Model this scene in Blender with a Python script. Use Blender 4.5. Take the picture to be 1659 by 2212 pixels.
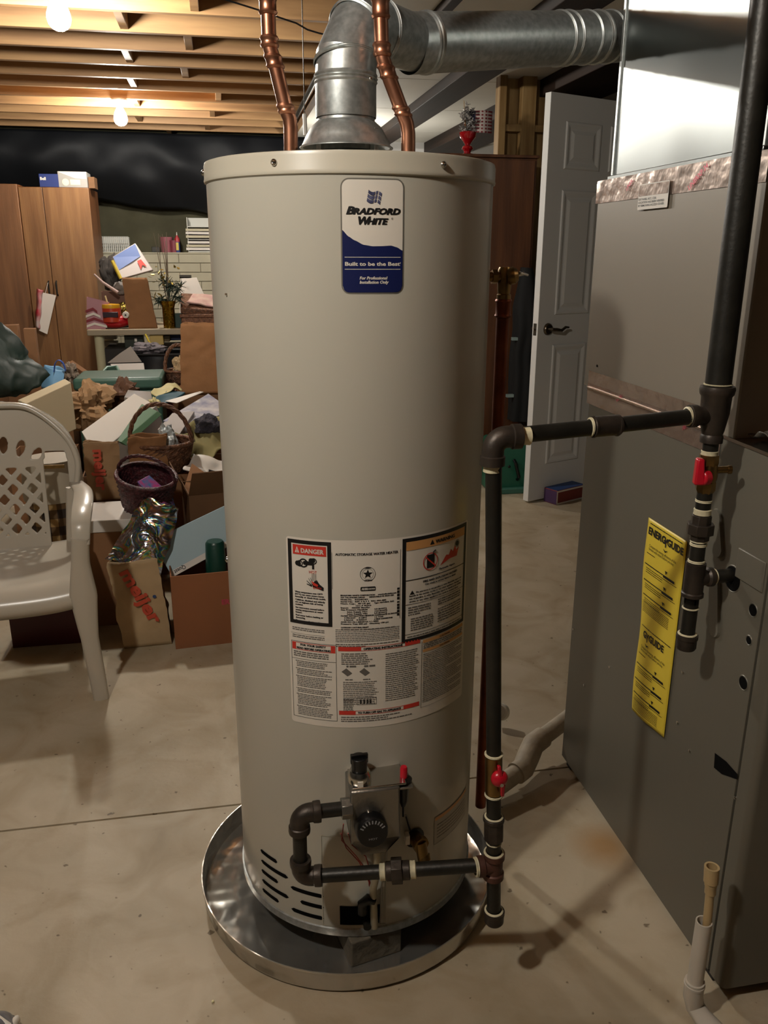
import bpy, bmesh, math, random
from math import sin, cos, pi, radians, atan2, hypot, sqrt, tan
from mathutils import Vector, Matrix, Euler, noise
random.seed(7)
for o in list(bpy.data.objects): bpy.data.objects.remove(o)
S = bpy.context.scene
COL = S.collection

# ------------------------------------------------------------------ camera
FPX, TILT, YAW, ROLL, CH = 1790.0, radians(17.35), radians(10.7), 0.0034, 1.38
def _rot(v):
    c, s = cos(YAW), sin(YAW); return Vector((c*v[0]+s*v[1], -s*v[0]+c*v[1], v[2]))
_f0 = Vector((0, cos(TILT), -sin(TILT))); _u0 = Vector((0, sin(TILT), cos(TILT))); _r0 = Vector((1, 0, 0))
RT = _rot(_r0*cos(ROLL)+_u0*sin(ROLL)); UP = _rot(_u0*cos(ROLL)-_r0*sin(ROLL)); FW = _rot(_f0)
CAM = Vector((0, 0, CH))
cam_d = bpy.data.cameras.new('camera'); cam = bpy.data.objects.new('camera', cam_d); COL.objects.link(cam)
m = Matrix((RT, UP, -FW)).transposed().to_4x4(); m.translation = CAM; cam.matrix_world = m
cam_d.sensor_fit = 'VERTICAL'; cam_d.sensor_height = 24.0; cam_d.lens = FPX/2212*24.0
cam_d.clip_start = 0.02; cam_d.clip_end = 60
S.camera = cam
def ray(u, v): return RT*((u-829.5)/FPX)+UP*((1106-v)/FPX)+FW
def ay(u, v, y): d = ray(u, v); return CAM+d*(y/d.y)          # the point on the plane y = const seen at (u,v)
def ax(u, v, x): d = ray(u, v); return CAM+d*(x/d.x)
def az(u, v, z): d = ray(u, v); return CAM+d*((z-CH)/d.z)
def dp(u, v, D): return CAM+ray(u, v)*D

# ------------------------------------------------------------------ world, light, exposure
W = bpy.data.worlds.new('world'); S.world = W; W.use_nodes = True
W.node_tree.nodes['Background'].inputs[0].default_value = (0.9, 0.85, 0.75, 1)
W.node_tree.nodes['Background'].inputs[1].default_value = 0.02
S.view_settings.view_transform = 'Standard'; S.view_settings.look = 'None'
S.view_settings.exposure = 0.0; S.view_settings.gamma = 1.0; S.view_settings.use_curve_mapping = False
BULB_COL = (1.0, 0.955, 0.865)
BULB_E = 860.0
ZC = 2.42                       # underside of the joists
BULBS = [(-0.75, 0.50), (-0.60, 4.01), (-0.655, 6.74)]

# ------------------------------------------------------------------ materials
def lin(h):
    if not isinstance(h, str): return tuple(h)[:3]
    h = h.lstrip('#'); c = [int(h[i:i+2], 16)/255 for i in (0, 2, 4)]
    return tuple(x/12.92 if x <= 0.04045 else ((x+0.055)/1.055)**2.4 for x in c)
MATS = {}
def mat(key, col, rough=0.6, metal=0.0, var=0.0, vscale=8.0, bump=0.0, bscale=60.0, spec=0.5, stretch=None, col2=None, emis=None, estr=0.0, coat=0.0, trans=0.0, alpha=1.0, detail=4.0, aniso=0.0):
    if key in MATS: return MATS[key]
    m = bpy.data.materials.new(key); m.use_nodes = True; nt = m.node_tree; N = nt.nodes; L = nt.links
    b = N['Principled BSDF']; c = lin(col)
    b.inputs['Base Color'].default_value = (*c, 1); b.inputs['Roughness'].default_value = rough
    b.inputs['Metallic'].default_value = metal; b.inputs['Specular IOR Level'].default_value = spec
    b.inputs['Coat Weight'].default_value = coat; b.inputs['Transmission Weight'].default_value = trans
    b.inputs['Alpha'].default_value = alpha
    if emis is not None:
        b.inputs['Emission Color'].default_value = (*lin(emis), 1); b.inputs['Emission Strength'].default_value = estr
    if var or bump or col2:
        tc = N.new('ShaderNodeTexCoord'); mp = N.new('ShaderNodeMapping'); L.new(tc.outputs['Object'], mp.inputs[0])
        if stretch: mp.inputs['Scale'].default_value = stretch
    if var or col2:
        nz = N.new('ShaderNodeTexNoise'); nz.inputs['Scale'].default_value = vscale; nz.inputs['Detail'].default_value = detail
        L.new(mp.outputs[0], nz.inputs['Vector'])
        mx = N.new('ShaderNodeMix'); mx.data_type = 'RGBA'
        cr = N.new('ShaderNodeMapRange'); cr.inputs[1].default_value = 0.32; cr.inputs[2].default_value = 0.68
        L.new(nz.outputs['Fac'], cr.inputs[0]); L.new(cr.outputs[0], mx.inputs['Factor'])
        c2 = lin(col2) if col2 else tuple(x*(1-var) for x in c)
        c1 = c if col2 else tuple(min(1, x*(1+var*0.6)) for x in c)
        mx.inputs['A'].default_value = (*c1, 1); mx.inputs['B'].default_value = (*c2, 1)
        L.new(mx.outputs['Result'], b.inputs['Base Color'])
    if bump:
        n2 = N.new('ShaderNodeTexNoise'); n2.inputs['Scale'].default_value = bscale; n2.inputs['Detail'].default_value = 3
        L.new(mp.outputs[0], n2.inputs['Vector'])
        bp = N.new('ShaderNodeBump'); bp.inputs['Strength'].default_value = bump; bp.inputs['Distance'].default_value = 0.01
        L.new(n2.outputs['Fac'], bp.inputs['Height']); L.new(bp.outputs[0], b.inputs['Normal'])
    MATS[key] = m; return m

def wood(key, c1, c2, axis='z', rough=0.5, scale=1.0, spec=0.4):
    st = {'x': (0.7, 9, 9), 'y': (9, 0.7, 9), 'z': (9, 9, 0.7)}[axis]
    return mat(key, c1, rough, 0, col2=c2, vscale=2.2*scale, stretch=st, bump=0.08, bscale=9, spec=spec, detail=7)

M_TANK = mat('tank_enamel', '#b0ac9f', 0.30, 0, spec=0.45, var=0.02, vscale=3, bump=0.012, bscale=260, coat=0.15)
M_CAP = mat('tank_cap_enamel', '#b5af9f', 0.33, 0, spec=0.45)
M_GALV = mat('galvanised_steel', '#b4b8b6', 0.42, 0.82, var=0.22, vscale=90, bump=0.012, bscale=30)
M_GALV2 = mat('galvanised_duct_sheet', '#8d9190', 0.30, 1, var=0.05, vscale=5, bump=0.01, bscale=6)
M_ALU = mat('aluminium_pan_sheet', '#c4c0b8', 0.20, 0.85, var=0.10, vscale=9, bump=1.0, bscale=4.5)
MATS['aluminium_pan_sheet'].node_tree.nodes['Bump'].inputs['Distance'].default_value = 0.035
M_CHROME = mat('bright_steel', '#c9c6c0', 0.18, 1)
M_COPPER = mat('copper', '#cd9274', 0.33, .95, col2='#a06b52', vscale=14, bump=0.03, bscale=40)
M_COPPERD = mat('tarnished_copper', '#84492f', 0.45, .9, col2='#562c1e', vscale=12)
M_BRASS = mat('brass', '#8a6f45', 0.36, 1, var=0.3, vscale=30)
M_SOLDER = mat('solder_bead', '#c9b49a', 0.25, 1)
M_BLK = mat('black_iron_pipe', '#26241f', 0.42, 0.35, var=0.35, vscale=25, bump=0.06, bscale=120, spec=0.5)
M_FIT = mat('malleable_iron_fitting', '#3d352e', 0.45, 0.45, var=0.3, vscale=30, bump=0.10, bscale=90)
M_RUSTF = mat('rusty_iron_fitting', '#55352a', 0.55, 0.3, var=0.3, vscale=30, bump=0.1, bscale=90)
M_THREAD = mat('pipe_dope_cream', '#c9c0a0', 0.55, 0, var=0.2, vscale=80)
M_RED = mat('red_vinyl_handle', '#b51226', 0.30, 0, spec=0.5)
M_BLACKPL = mat('black_plastic', '#0d0d0e', 0.30)
M_VALVE = mat('cast_aluminium_valve', '#8e8a82', 0.34, 0.85, bump=0.08, bscale=150)
M_WHITE = mat('white_label_stock', '#d3ccc0', 0.42)
M_NAVY = mat('navy_print', '#141c4a', 0.35)
M_INK = mat('black_ink', '#0b0a0c', 0.5)
M_INKG = mat('grey_fine_print', '#5f5a55', 0.6)
M_REDINK = mat('red_print', '#c23327', 0.45)
M_ORINK = mat('orange_print', '#c8935a', 0.45)
M_FURN = mat('furnace_painted_steel', '#676358', 0.42, 0.15, spec=0.4, var=0.03, vscale=3, bump=0.01, bscale=200)
M_COIL = mat('coil_case_painted_steel', '#827a6e', 0.42, 0.1, spec=0.4, var=0.03, vscale=3)
M_FOIL = mat('foil_tape', '#c2b1a6', 0.24, 0.9, var=0.08, vscale=12, bump=0.22, bscale=22)
M_TAPERED = mat('tape_red_print', '#b8485a', 0.4, 0.4)
M_YEL = mat('yellow_guide_sheet', '#d8be3c', 0.45)
M_HOLESHADE = mat('opening_painted_shade', '#050505', 0.9, spec=0.1)  # black colour stands in for the shade inside openings
M_PVC = mat('white_pvc', '#c5bdb0', 0.35, 0, var=0.06, vscale=10)
M_CPVC = mat('tan_cpvc', '#b79f74', 0.4)
M_DOOR = mat('white_door_paint', '#cfcdc9', 0.45)
M_CHAIR = mat('taupe_resin', '#b4ab9c', 0.27, 0, spec=0.5, bump=0.01, bscale=250)
M_CARD = mat('cardboard', '#8a6446', 0.8, 0, var=0.10, vscale=5, spec=0.2)
M_CARDD = mat('dark_cardboard', '#6a4d35', 0.8, 0, var=0.12, vscale=6, spec=0.2)
M_KRAFT = mat('kraft_paper', '#9a7a58', 0.75, 0, var=0.12, vscale=9, bump=0.25, bscale=18, spec=0.25)
M_KRAFTL = mat('light_kraft_paper', '#ad9370', 0.72, 0, var=0.12, vscale=9, bump=0.3, bscale=16, spec=0.25)
M_CARTON = mat('white_cardboard', '#cfc8bf', 0.6, 0, var=0.03, vscale=4)
M_BEIGE = mat('beige_cardboard', '#c4b596', 0.6, 0, var=0.05, vscale=4)
M_WICK = mat('brown_wicker', '#7a5238', 0.6, 0, col2='#4d3020', vscale=60, bump=0.9, bscale=70)
M_MAROON = mat('maroon_wicker', '#57272a', 0.5, 0, col2='#2e1417', vscale=60, bump=0.9, bscale=75)
M_WRED = M_RED
M_DKGRN = mat('dark_green_vinyl', '#0f221b', 0.55, 0, var=0.25, vscale=6, bump=0.5, bscale=6)
M_GRNBIN = mat('green_bin_plastic', '#3f5f52', 0.42, 0, var=0.05)
M_OAK = wood('oak_laminate', '#84603c', '#6a482b', 'z', 0.42)
M_OAKD = wood('dark_oak_laminate', '#6b4428', '#4f3019', 'z', 0.42)
M_PANEL = wood('brown_wood_panel', '#5b3820', '#432716', 'z', 0.45)
M_JOIST = wood('pine_joist', '#a98459', '#8c6846', 'x', 0.6)
M_SUBF = wood('subfloor_board', '#a57a50', '#7d5836', 'x', 0.7, 0.7)
M_STUD = wood('pine_stud', '#a08355', '#77582f', 'z', 0.65)

# ------------------------------------------------------------------ mesh kit
ORG = {}
def prop(o, label=None, cat=None, group=None, kind=None):
    if label: o['label'] = label
    if cat: o['category'] = cat
    if group: o['group'] = group
    if kind: o['kind'] = kind
    return o
def thing(name, label, cat, loc=(0, 0, 0), rot=None, group=None):
    o = bpy.data.objects.new(name, None); COL.objects.link(o); o.empty_display_size = 0.05
    o.location = loc
    if rot is not None: o.rotation_euler = rot; ORG[o] = Vector((0, 0, 0))
    else: ORG[o] = Vector(loc)
    prop(o, label, cat, group); return o
class MB:
    def __init__(s): s.v = []; s.f = []
    def add(s, vs, fs):
        n = len(s.v); s.v += [Vector(v) for v in vs]; s.f += [tuple(i+n for i in f) for f in fs]; return s
    def box(s, a, b, M=None):
        x0, y0, z0 = a; x1, y1, z1 = b
        vs = [Vector(p) for p in ((x0,y0,z0),(x1,y0,z0),(x1,y1,z0),(x0,y1,z0),(x0,y0,z1),(x1,y0,z1),(x1,y1,z1),(x0,y1,z1))]
        if M is not None: vs = [M @ v for v in vs]
        return s.add(vs, [(0,3,2,1),(4,5,6,7),(0,1,5,4),(1,2,6,5),(2,3,7,6),(3,0,4,7)])
    def slab(s, q, t):
        """four world corners + thickness vector"""
        q = [Vector(p) for p in q]; t = Vector(t)
        return s.add(q+[p+t for p in q], [(0,1,2,3),(7,6,5,4),(0,4,5,1),(1,5,6,2),(2,6,7,3),(3,7,4,0)])
    def tube(s, path, r, n=20, caps=True, closed=False, flat=1.0):
        path = [Vector(p) for p in path]; m = len(path); rs = r if isinstance(r, (list, tuple)) else [r]*m
        tang = []
        for i in range(m):
            a = path[i-1] if (i > 0 or closed) else path[i]; b = path[(i+1) % m] if (i < m-1 or closed) else path[i]
            d = b-a; tang.append(d.normalized() if d.length > 1e-9 else Vector((0, 0, 1)))
        for i in range(1, m):
            if tang[i].length < 1e-6: tang[i] = tang[i-1]
        t0 = tang[0]; nrm = t0.orthogonal().normalized(); vs = []
        for i in range(m):
            t = tang[i]; nrm = (nrm - t*nrm.dot(t))
            nrm = nrm.normalized() if nrm.length > 1e-6 else t.orthogonal().normalized()
            bi = t.cross(nrm)
            for k in range(n):
                a = 2*pi*k/n; vs.append(path[i]+(nrm*cos(a)+bi*sin(a)*flat)*rs[i])
        fs = []
        for i in range(m if closed else m-1):
            for k in range(n):
                j = (i+1) % m; fs.append((i*n+k, i*n+(k+1) % n, j*n+(k+1) % n, j*n+k))
        if caps and not closed: fs += [tuple(range(n))[::-1], tuple((m-1)*n+k for k in range(n))]
        return s.add(vs, fs)
    def cyl(s, a, b, r, r2=None, n=24, caps=True):
        a = Vector(a); b = Vector(b); return s.tube([a, b], [r, r if r2 is None else r2], n, caps)
    def hexn(s, a, b, r): return s.cyl(a, b, r, n=6)
    def lathe(s, c, prof, n=48, axis=None, a0=0, a1=2*pi, closed_prof=False):
        """prof: list of (radius, height) about an axis through c"""
        c = Vector(c); ax_ = Vector(axis or (0, 0, 1)).normalized()
        e1 = Vector((1, 0, 0)) if abs(ax_.z) > 0.9 else ax_.orthogonal().normalized(); e2 = ax_.cross(e1)
        full = abs(a1-a0-2*pi) < 1e-6; cols = n if full else n+1; vs = []
        for k in range(cols):
            a = a0+(a1-a0)*k/n
            for (r, h) in prof: vs.append(c+(e1*cos(a)+e2*sin(a))*r+ax_*h)
        p = len(prof); fs = []
        for k in range(n):
            k2 = (k+1) % cols if full else k+1
            for j in range(p-1): fs.append((k*p+j, k2*p+j, k2*p+j+1, k*p+j+1))
            if closed_prof: fs.append((k*p+p-1, k2*p+p-1, k2*p, k*p))
        return s.add(vs, fs)
    def sph(s, c, r, n=20, sc=(1, 1, 1), M=None):
        c = Vector(c); vs = []; fs = []; h = n//2
        for i in range(h+1):
            for k in range(n):
                t = pi*i/h; a = 2*pi*k/n; p = Vector((sin(t)*cos(a)*sc[0], sin(t)*sin(a)*sc[1], cos(t)*sc[2]))*r
                if M is not None: p = M @ p
                vs.append(c+p)
        for i in range(h):
            for k in range(n): fs.append((i*n+k, (i+1)*n+k, (i+1)*n+(k+1) % n, i*n+(k+1) % n))
        return s.add(vs, fs)
    def grid(s, fn, nu, nv, thick=None):
        vs = [Vector(fn(i/nu, j/nv)) for i in range(nu+1) for j in range(nv+1)]
        fs = [(i*(nv+1)+j, (i+1)*(nv+1)+j, (i+1)*(nv+1)+j+1, i*(nv+1)+j+1) for i in range(nu) for j in range(nv)]
        return s.add(vs, fs)
    def noise(s, amp, sc=5.0, seed=0, fix=None):
        for v in s.v:
            k = fix(v) if fix else 1.0
            d = noise.noise_vector(v*sc+Vector((seed*7.3, seed*3.1, seed)))
            v += d*amp*k
        return s
    def xform(s, M):
        s.v = [M @ v for v in s.v]; return s
    def build(s, name, material, parent=None, smooth=True, bevel=0.0, solid=0.0, sub=0, seg=2, ang=35):
        me = bpy.data.meshes.new(name)
        og = ORG.get(parent, Vector((0, 0, 0)))
        me.from_pydata([tuple(v-og) for v in s.v], [], s.f)
        bm = bmesh.new(); bm.from_mesh(me)
        bmesh.ops.remove_doubles(bm, verts=bm.verts, dist=1e-5)
        bmesh.ops.recalc_face_normals(bm, faces=bm.faces); bm.to_mesh(me); bm.free()
        me.materials.append(material)
        if smooth:
            me.shade_smooth(); me.set_sharp_from_angle(angle=radians(ang))
        o = bpy.data.objects.new(name, me); COL.objects.link(o)
        if parent is not None: o.parent = parent
        ORG[o] = og
        if solid: mo = o.modifiers.new('solid', 'SOLIDIFY'); mo.thickness = solid; mo.offset = 0
        if bevel: mo = o.modifiers.new('bevel', 'BEVEL'); mo.width = bevel; mo.segments = seg; mo.limit_method = 'ANGLE'
        if sub: mo = o.modifiers.new('sub', 'SUBSURF'); mo.levels = sub; mo.render_levels = sub
        return o
def struct(o): o['kind'] = 'structure'; return o
def sbox(name, a, b, material, parent=None, bevel=0.0, M=None): return MB().box(a, b, M).build(name, material, parent, bevel=bevel)
def arc(c, e1, e2, r, a0, a1, n=10):
    return [Vector(c)+Vector(e1)*r*cos(a0+(a1-a0)*i/n)+Vector(e2)*r*sin(a0+(a1-a0)*i/n) for i in range(n+1)]

_tc = {}
def text2d(txt, size=1.0, bold=0.0, shear=0.0, align='LEFT', spacing=1.0):
    key = (txt, bold, shear, align, spacing)
    if key not in _tc:
        cu = bpy.data.curves.new('t', 'FONT'); cu.body = txt; cu.size = 1.0; cu.offset = bold; cu.shear = shear
        cu.align_x = align; cu.resolution_u = 2; cu.fill_mode = 'BOTH'; cu.space_character = spacing
        ob = bpy.data.objects.new('t', cu); COL.objects.link(ob)
        bpy.context.view_layer.update()
        me = bpy.data.meshes.new_from_object(ob.evaluated_get(bpy.context.evaluated_depsgraph_get()))
        _tc[key] = ([tuple(v.co)[:2] for v in me.vertices], [tuple(p.vertices) for p in me.polygons])
        bpy.data.objects.remove(ob); bpy.data.curves.remove(cu); bpy.data.meshes.remove(me)
    vs, fs = _tc[key]; return [(x*size, y*size) for x, y in vs], fs
def put_text(mb, txt, fn, x, y, size, bold=0.0, shear=0.0, align='LEFT', width=None, rot=0.0, spacing=1.0):
    """lettering laid on a surface: fn(s,t) -> world point"""
    vs, fs = text2d(txt, size, bold, shear, align, spacing)
    if not vs: return
    k = 1.0
    if width: w = max(p[0] for p in vs)-min(p[0] for p in vs); k = width/w
    c, s = cos(rot), sin(rot)
    mb.add([fn(x+c*a*k-s*b, y+s*a*k+c*b) for a, b in vs], fs)
def strike(mb, txt, fn, x, y, size, d=.0003, **kw):
    for dx, dy in ((0, 0), (d, 0), (-d, 0), (0, d*.8)): put_text(mb, txt, fn, x+dx, y+dy, size, **kw)
def dash_line(mb, fn, x0, x1, y, h, rnd=None, gap=None):
    """a line of print too small to read: word-length strokes"""
    R = rnd or random; x = x0; gap = gap or h*0.55
    while x < x1-h*0.5:
        w = min(R.uniform(1.0, 5.0)*h, x1-x)
        n = max(1, int(w/0.012))
        for i in range(n):
            a = x+w*i/n; b = x+w*(i+1)/n
            mb.add([fn(a, y), fn(b, y), fn(b, y+h), fn(a, y+h)], [(0, 1, 2, 3)])
        x += w+gap
def patch(mb, fn, x0, x1, y0, y1, rad=0.0, step=0.006):
    n = max(1, int((x1-x0)/step)); xs = [x0+(x1-x0)*i/n for i in range(n+1)]
    if rad:
        xs = sorted(set(xs+[x0+rad*(1-cos(pi/2*i/6)) for i in range(7)]+[x1-rad*(1-cos(pi/2*i/6)) for i in range(7)]))
    def ins(x):
        if not rad: return 0
        d = min(x-x0, x1-x)
        return 0 if d >= rad else rad-sqrt(max(0, rad*rad-(rad-d)**2))
    vs = []; fs = []
    for x in xs: i = ins(x); vs += [fn(x, y0+i), fn(x, y1-i)]
    for k in range(len(xs)-1): fs.append((2*k, 2*k+2, 2*k+3, 2*k+1))
    mb.add(vs, fs)
def frame2(mb, fn, x0, x1, y0, y1, w, step=0.006):
    patch(mb, fn, x0, x1, y0, y0+w, 0, step); patch(mb, fn, x0, x1, y1-w, y1, 0, step)
    patch(mb, fn, x0, x0+w, y0+w, y1-w, 0, step); patch(mb, fn, x1-w, x1, y0+w, y1-w, 0, step)
def poly(mb, fn, pts):
    mb.add([fn(x, y) for x, y in pts], [tuple(range(len(pts)))])
def disc(mb, fn, cx, cy, r, r2=None, n=24, sy=1.0):
    if r2 is None: poly(mb, fn, [(cx+r*cos(2*pi*i/n), cy+r*sy*sin(2*pi*i/n)) for i in range(n)])
    else:
        vs = []; fs = []
        for i in range(n):
            a = 2*pi*i/n; vs += [fn(cx+r*cos(a), cy+r*sin(a)), fn(cx+r2*cos(a), cy+r2*sin(a))]
        for i in range(n): j = (i+1) % n; fs.append((2*i, 2*j, 2*j+1, 2*i+1))
        mb.add(vs, fs)

# ================================================================== THE SETTING
XL, XR, YB, YF = -3.0, 3.9, -2.6, 8.55
# floor: concrete with stains, trowel mottling and control joints
def concrete():
    m = bpy.data.materials.new('concrete_floor'); m.use_nodes = True; nt = m.node_tree; N = nt.nodes; L = nt.links; b = N['Principled BSDF']
    tc = N.new('ShaderNodeTexCoord')
    def nz(scale, det, dist=0.0):
        n = N.new('ShaderNodeTexNoise'); n.inputs['Scale'].default_value = scale; n.inputs['Detail'].default_value = det
        n.inputs['Distortion'].default_value = dist; L.new(tc.outputs['Object'], n.inputs['Vector']); return n
    def ramp(src, stops):
        r = N.new('ShaderNodeValToRGB'); L.new(src, r.inputs[0]); e = r.color_ramp.elements
        e[0].position, e[0].color = stops[0][0], (*lin(stops[0][1]), 1); e[1].position, e[1].color = stops[-1][0], (*lin(stops[-1][1]), 1)
        for p, c in stops[1:-1]: x = e.new(p); x.color = (*lin(c), 1)
        return r
    a = ramp(nz(1.6, 6, 0.6).outputs['Fac'], [(0.30, '#9f937c'), (0.5, '#aea18a'), (0.72, '#bbae98')])
    s = ramp(nz(5.5, 5, 1.2).outputs['Fac'], [(0.40, '#ffffff'), (0.62, '#e9e3d8'), (0.75, '#cfc5b4')])
    mx = N.new('ShaderNodeMix'); mx.data_type = 'RGBA'; mx.blend_type = 'MULTIPLY'; mx.inputs['Factor'].default_value = 0.75
    L.new(a.outputs[0], mx.inputs['A']); L.new(s.outputs[0], mx.inputs['B'])
    sp = ramp(nz(38, 2).outputs['Fac'], [(0.26, '#6b5a45'), (0.30, '#ffffff')])
    m2 = N.new('ShaderNodeMix'); m2.data_type = 'RGBA'; m2.blend_type = 'MULTIPLY'; m2.inputs['Factor'].default_value = 0.7
    L.new(mx.outputs['Result'], m2.inputs['A']); L.new(sp.outputs[0], m2.inputs['B'])
    # orange rust stain by the furnace foot
    vm = N.new('ShaderNodeVectorMath'); vm.operation = 'DISTANCE'; L.new(tc.outputs['Object'], vm.inputs[0]); vm.inputs[1].default_value = (0.845, 1.56, 0)
    st = N.new('ShaderNodeMapRange'); st.inputs[1].default_value = 0.02; st.inputs[2].default_value = 0.10; st.inputs[3].default_value = 0.7; st.inputs[4].default_value = 0.0
    L.new(vm.outputs['Value'], st.inputs[0])
    m3 = N.new('ShaderNodeMix'); m3.data_type = 'RGBA'; L.new(st.outputs[0], m3.inputs['Factor']); L.new(m2.outputs['Result'], m3.inputs['A'])
    m3.inputs['B'].default_value = (*lin('#9a7038'), 1)
    L.new(m3.outputs['Result'], b.inputs['Base Color']); b.inputs['Roughness'].default_value = 0.55; b.inputs['Specular IOR Level'].default_value = 0.35
    bp = N.new('ShaderNodeBump'); bp.inputs['Strength'].default_value = 0.08; bp.inputs['Distance'].default_value = 0.01
    L.new(nz(60, 4).outputs['Fac'], bp.inputs['Height']); L.new(bp.outputs[0], b.inputs['Normal'])
    return m
M_CONC = concrete()
fl = MB()
ys = [YB, -1.7, 1.878, 1.884, 5.4, 5.406, YF+0.3]   # slabs with a saw-cut joint between them
fl.box((XL-.2, YB-.2, -0.12), (XR+.2, YF+.4, -0.008))
fl.box((XL-.2, YB-.2, -0.008), (XR+.2, 1.878, 0)); fl.box((XL-.2, 1.885, -0.008), (XR+.2, 5.4, 0)); fl.box((XL-.2, 5.407, -0.008), (XR+.2, YF+.4, 0))
struct(fl.build('floor', M_CONC))
# walls
M_BLOCK = mat('painted_block', '#a9a28c', 0.7, 0, var=0.08, vscale=6, bump=0.15, bscale=60)
M_MORT = mat('mortar', '#8c8672', 0.85)
M_INS = mat('olive_insulation_blanket', '#4a4630', 0.8, 0, col2='#37341f', vscale=3, bump=0.5, bscale=6)
M_GREYW = mat('grey_poured_wall', '#433f38', 0.8, 0, var=0.1, vscale=3)
# back wall: block courses up to a ledge, blanket above
wb = MB()
wb.box((XL, YF-0.01, 0), (XR, YF+0.2, 1.375))
o = struct(wb.build('wall_back', M_MORT))
bl = MB(); zc = 0.0; row = 0
while zc < 1.37:
    h = 0.0855; x = XL-(0.2 if row % 2 else 0)
    while x < 1.6:
        bl.box((max(x, XL)+0.003, YF-0.022, zc+0.003), (min(x+0.40, 1.6)-0.003, YF+0.01, min(zc+h-0.003, 1.375))); x += 0.40
    zc += h; row += 1
bo = bl.build('block_course', M_BLOCK, o, bevel=0.003)
lg = MB().box((XL, YF-0.03, 1.365), (1.6, YF+0.22, 1.38)); lg.build('ledge', M_BLOCK, o, bevel=0.004)
def insf(u, v):
    x = XL+(1.6-XL)*u; z = 1.38+(ZC+0.25-1.38)*v
    return (x, YF+0.20+0.05*noise.noise(Vector((x*1.6, z*1.3, 2)))+0.02*noise.noise(Vector((x*6, z*4, 0))), z)
ib = MB().grid(insf, 90, 30); ib.build('insulation_blanket', M_INS, o)
struct(sbox('wall_left', (XL-0.15, YB, 0), (XL, YF+0.3, ZC+.25), M_GREYW))
struct(sbox('wall_right', (XR, YB, 0), (XR+0.15, YF+0.3, ZC+.25), M_GREYW))
struct(sbox('wall_front', (XL-.1, YB-0.15, 0), (XR+.1, YB, ZC+.25), M_GREYW))
struct(sbox('wall_far_right', (1.6, YF+0.0, 0), (XR, YF+0.15, ZC+.05), M_DOOR))
# stud partition behind the brown cupboard
pt_ = MB().box((1.74, 5.42, 0), (2.14, 5.44, ZC)); po = struct(pt_.build('wall_partition', M_STUD))
for x, w in ((1.715, 0.045), (1.86, 0.09), (2.05, 0.05)):
    MB().box((x, 5.33, 0), (x+w, 5.42, ZC)).build('wall_stud', M_STUD, po, bevel=0.003)
MB().box((1.76, 5.34, 2.10), (2.14, 5.42, 2.14)).build('wall_stud', M_STUD, po, bevel=0.003)
struct(sbox('wall_dark_room', (2.14, 6.3, 0), (XR, 6.4, ZC), mat('room_wall_painted_shade', '#15120f', 0.9)))  # near-black colour paints in the darkness of the unlit room
struct(sbox('wall_dark_side', (2.12, 5.4, 0), (2.16, 6.3, ZC), mat('room_wall_painted_shade', '#15120f', 0.9)))  # same painted-in darkness on the side of that room
# ceiling: subfloor with joists
cl = struct(sbox('ceiling', (XL-.2, YB-.2, ZC+0.235), (XR+.2, YF+.4, ZC+0.26), M_SUBF))
JY = [4.77+0.39*k for k in range(-18, 10)]
for k, y in enumerate(JY):
    MB().box((XL, y, ZC), (XR, y+0.038, ZC+0.235)).build('joist', M_JOIST, cl, bevel=0.002)
    xb = 0.02+0.05*((k*7) % 5-2)
    if y > 1.5: MB().box((xb-.55 if k % 2 else xb-.1, y+0.038, ZC+0.01), (xb-.51 if k % 2 else xb-.06, y+0.39, ZC+0.20)).build('blocking', M_JOIST, cl, bevel=0.002)
# dark plastic sheet tucked over the rim at the far end
def blk(u, v):
    x = XL+(1.5-XL)*u; s = v
    z = ZC-0.015-(0.62+0.10*sin(x*1.3+0.8)+0.05*noise.noise(Vector((x*2, 0, 0))))*s
    y = 8.37+0.22*s*s-0.10*sin(pi*s)+0.05*noise.noise(Vector((x*3.2, z*4, 1)))
    return (x, y, z)
M_BPOLY = mat('black_poly_sheet', '#0c0e12', 0.62, 0, spec=0.3, bump=0.25, bscale=9)
prop(MB().grid(blk, 140, 24).build('plastic_sheet', M_BPOLY, solid=0.002), 'black plastic sheet hung under the far ends of the joists above the ledge', 'plastic sheet')
# white ceiling panels on the right, dark beams below them
M_WPAN = mat('white_ceiling_panel', '#d8d5cb', 0.6, 0, var=0.05, vscale=3)
M_DKBEAM = wood('dark_brown_beam', '#2c1c11', '#1a100a', 'y', 0.7)
for i, (a, b_) in enumerate(((2.3, 3.4), (3.41, 4.5), (4.51, 5.55), (5.56, 6.65), (6.66, 7.78), (7.79, 8.55))):
    struct(sbox('trim_%d' % (i+1), (0.705, a, ZC-0.012), (XR, b_, ZC), M_WPAN, bevel=0.002))
struct(sbox('trim_7', (0.66, 2.3, ZC-0.05), (0.705, YF, ZC+0.0), wood('pine_edge_strip', '#7d5f3f', '#5d432a', 'y', 0.6)))
struct(sbox('trim_8', (1.40, 2.3, ZC-0.075), (1.60, YF, ZC-0.012), M_DKBEAM, bevel=0.004))
struct(sbox('trim_9', (2.00, 2.3, ZC-0.11), (2.40, YF, ZC-0.012), M_DKBEAM, bevel=0.004))
struct(sbox('trim_10', (0.98, 2.3, ZC-0.05), (1.03, 5.0, ZC-0.012), M_DKBEAM, bevel=0.004))
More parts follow.
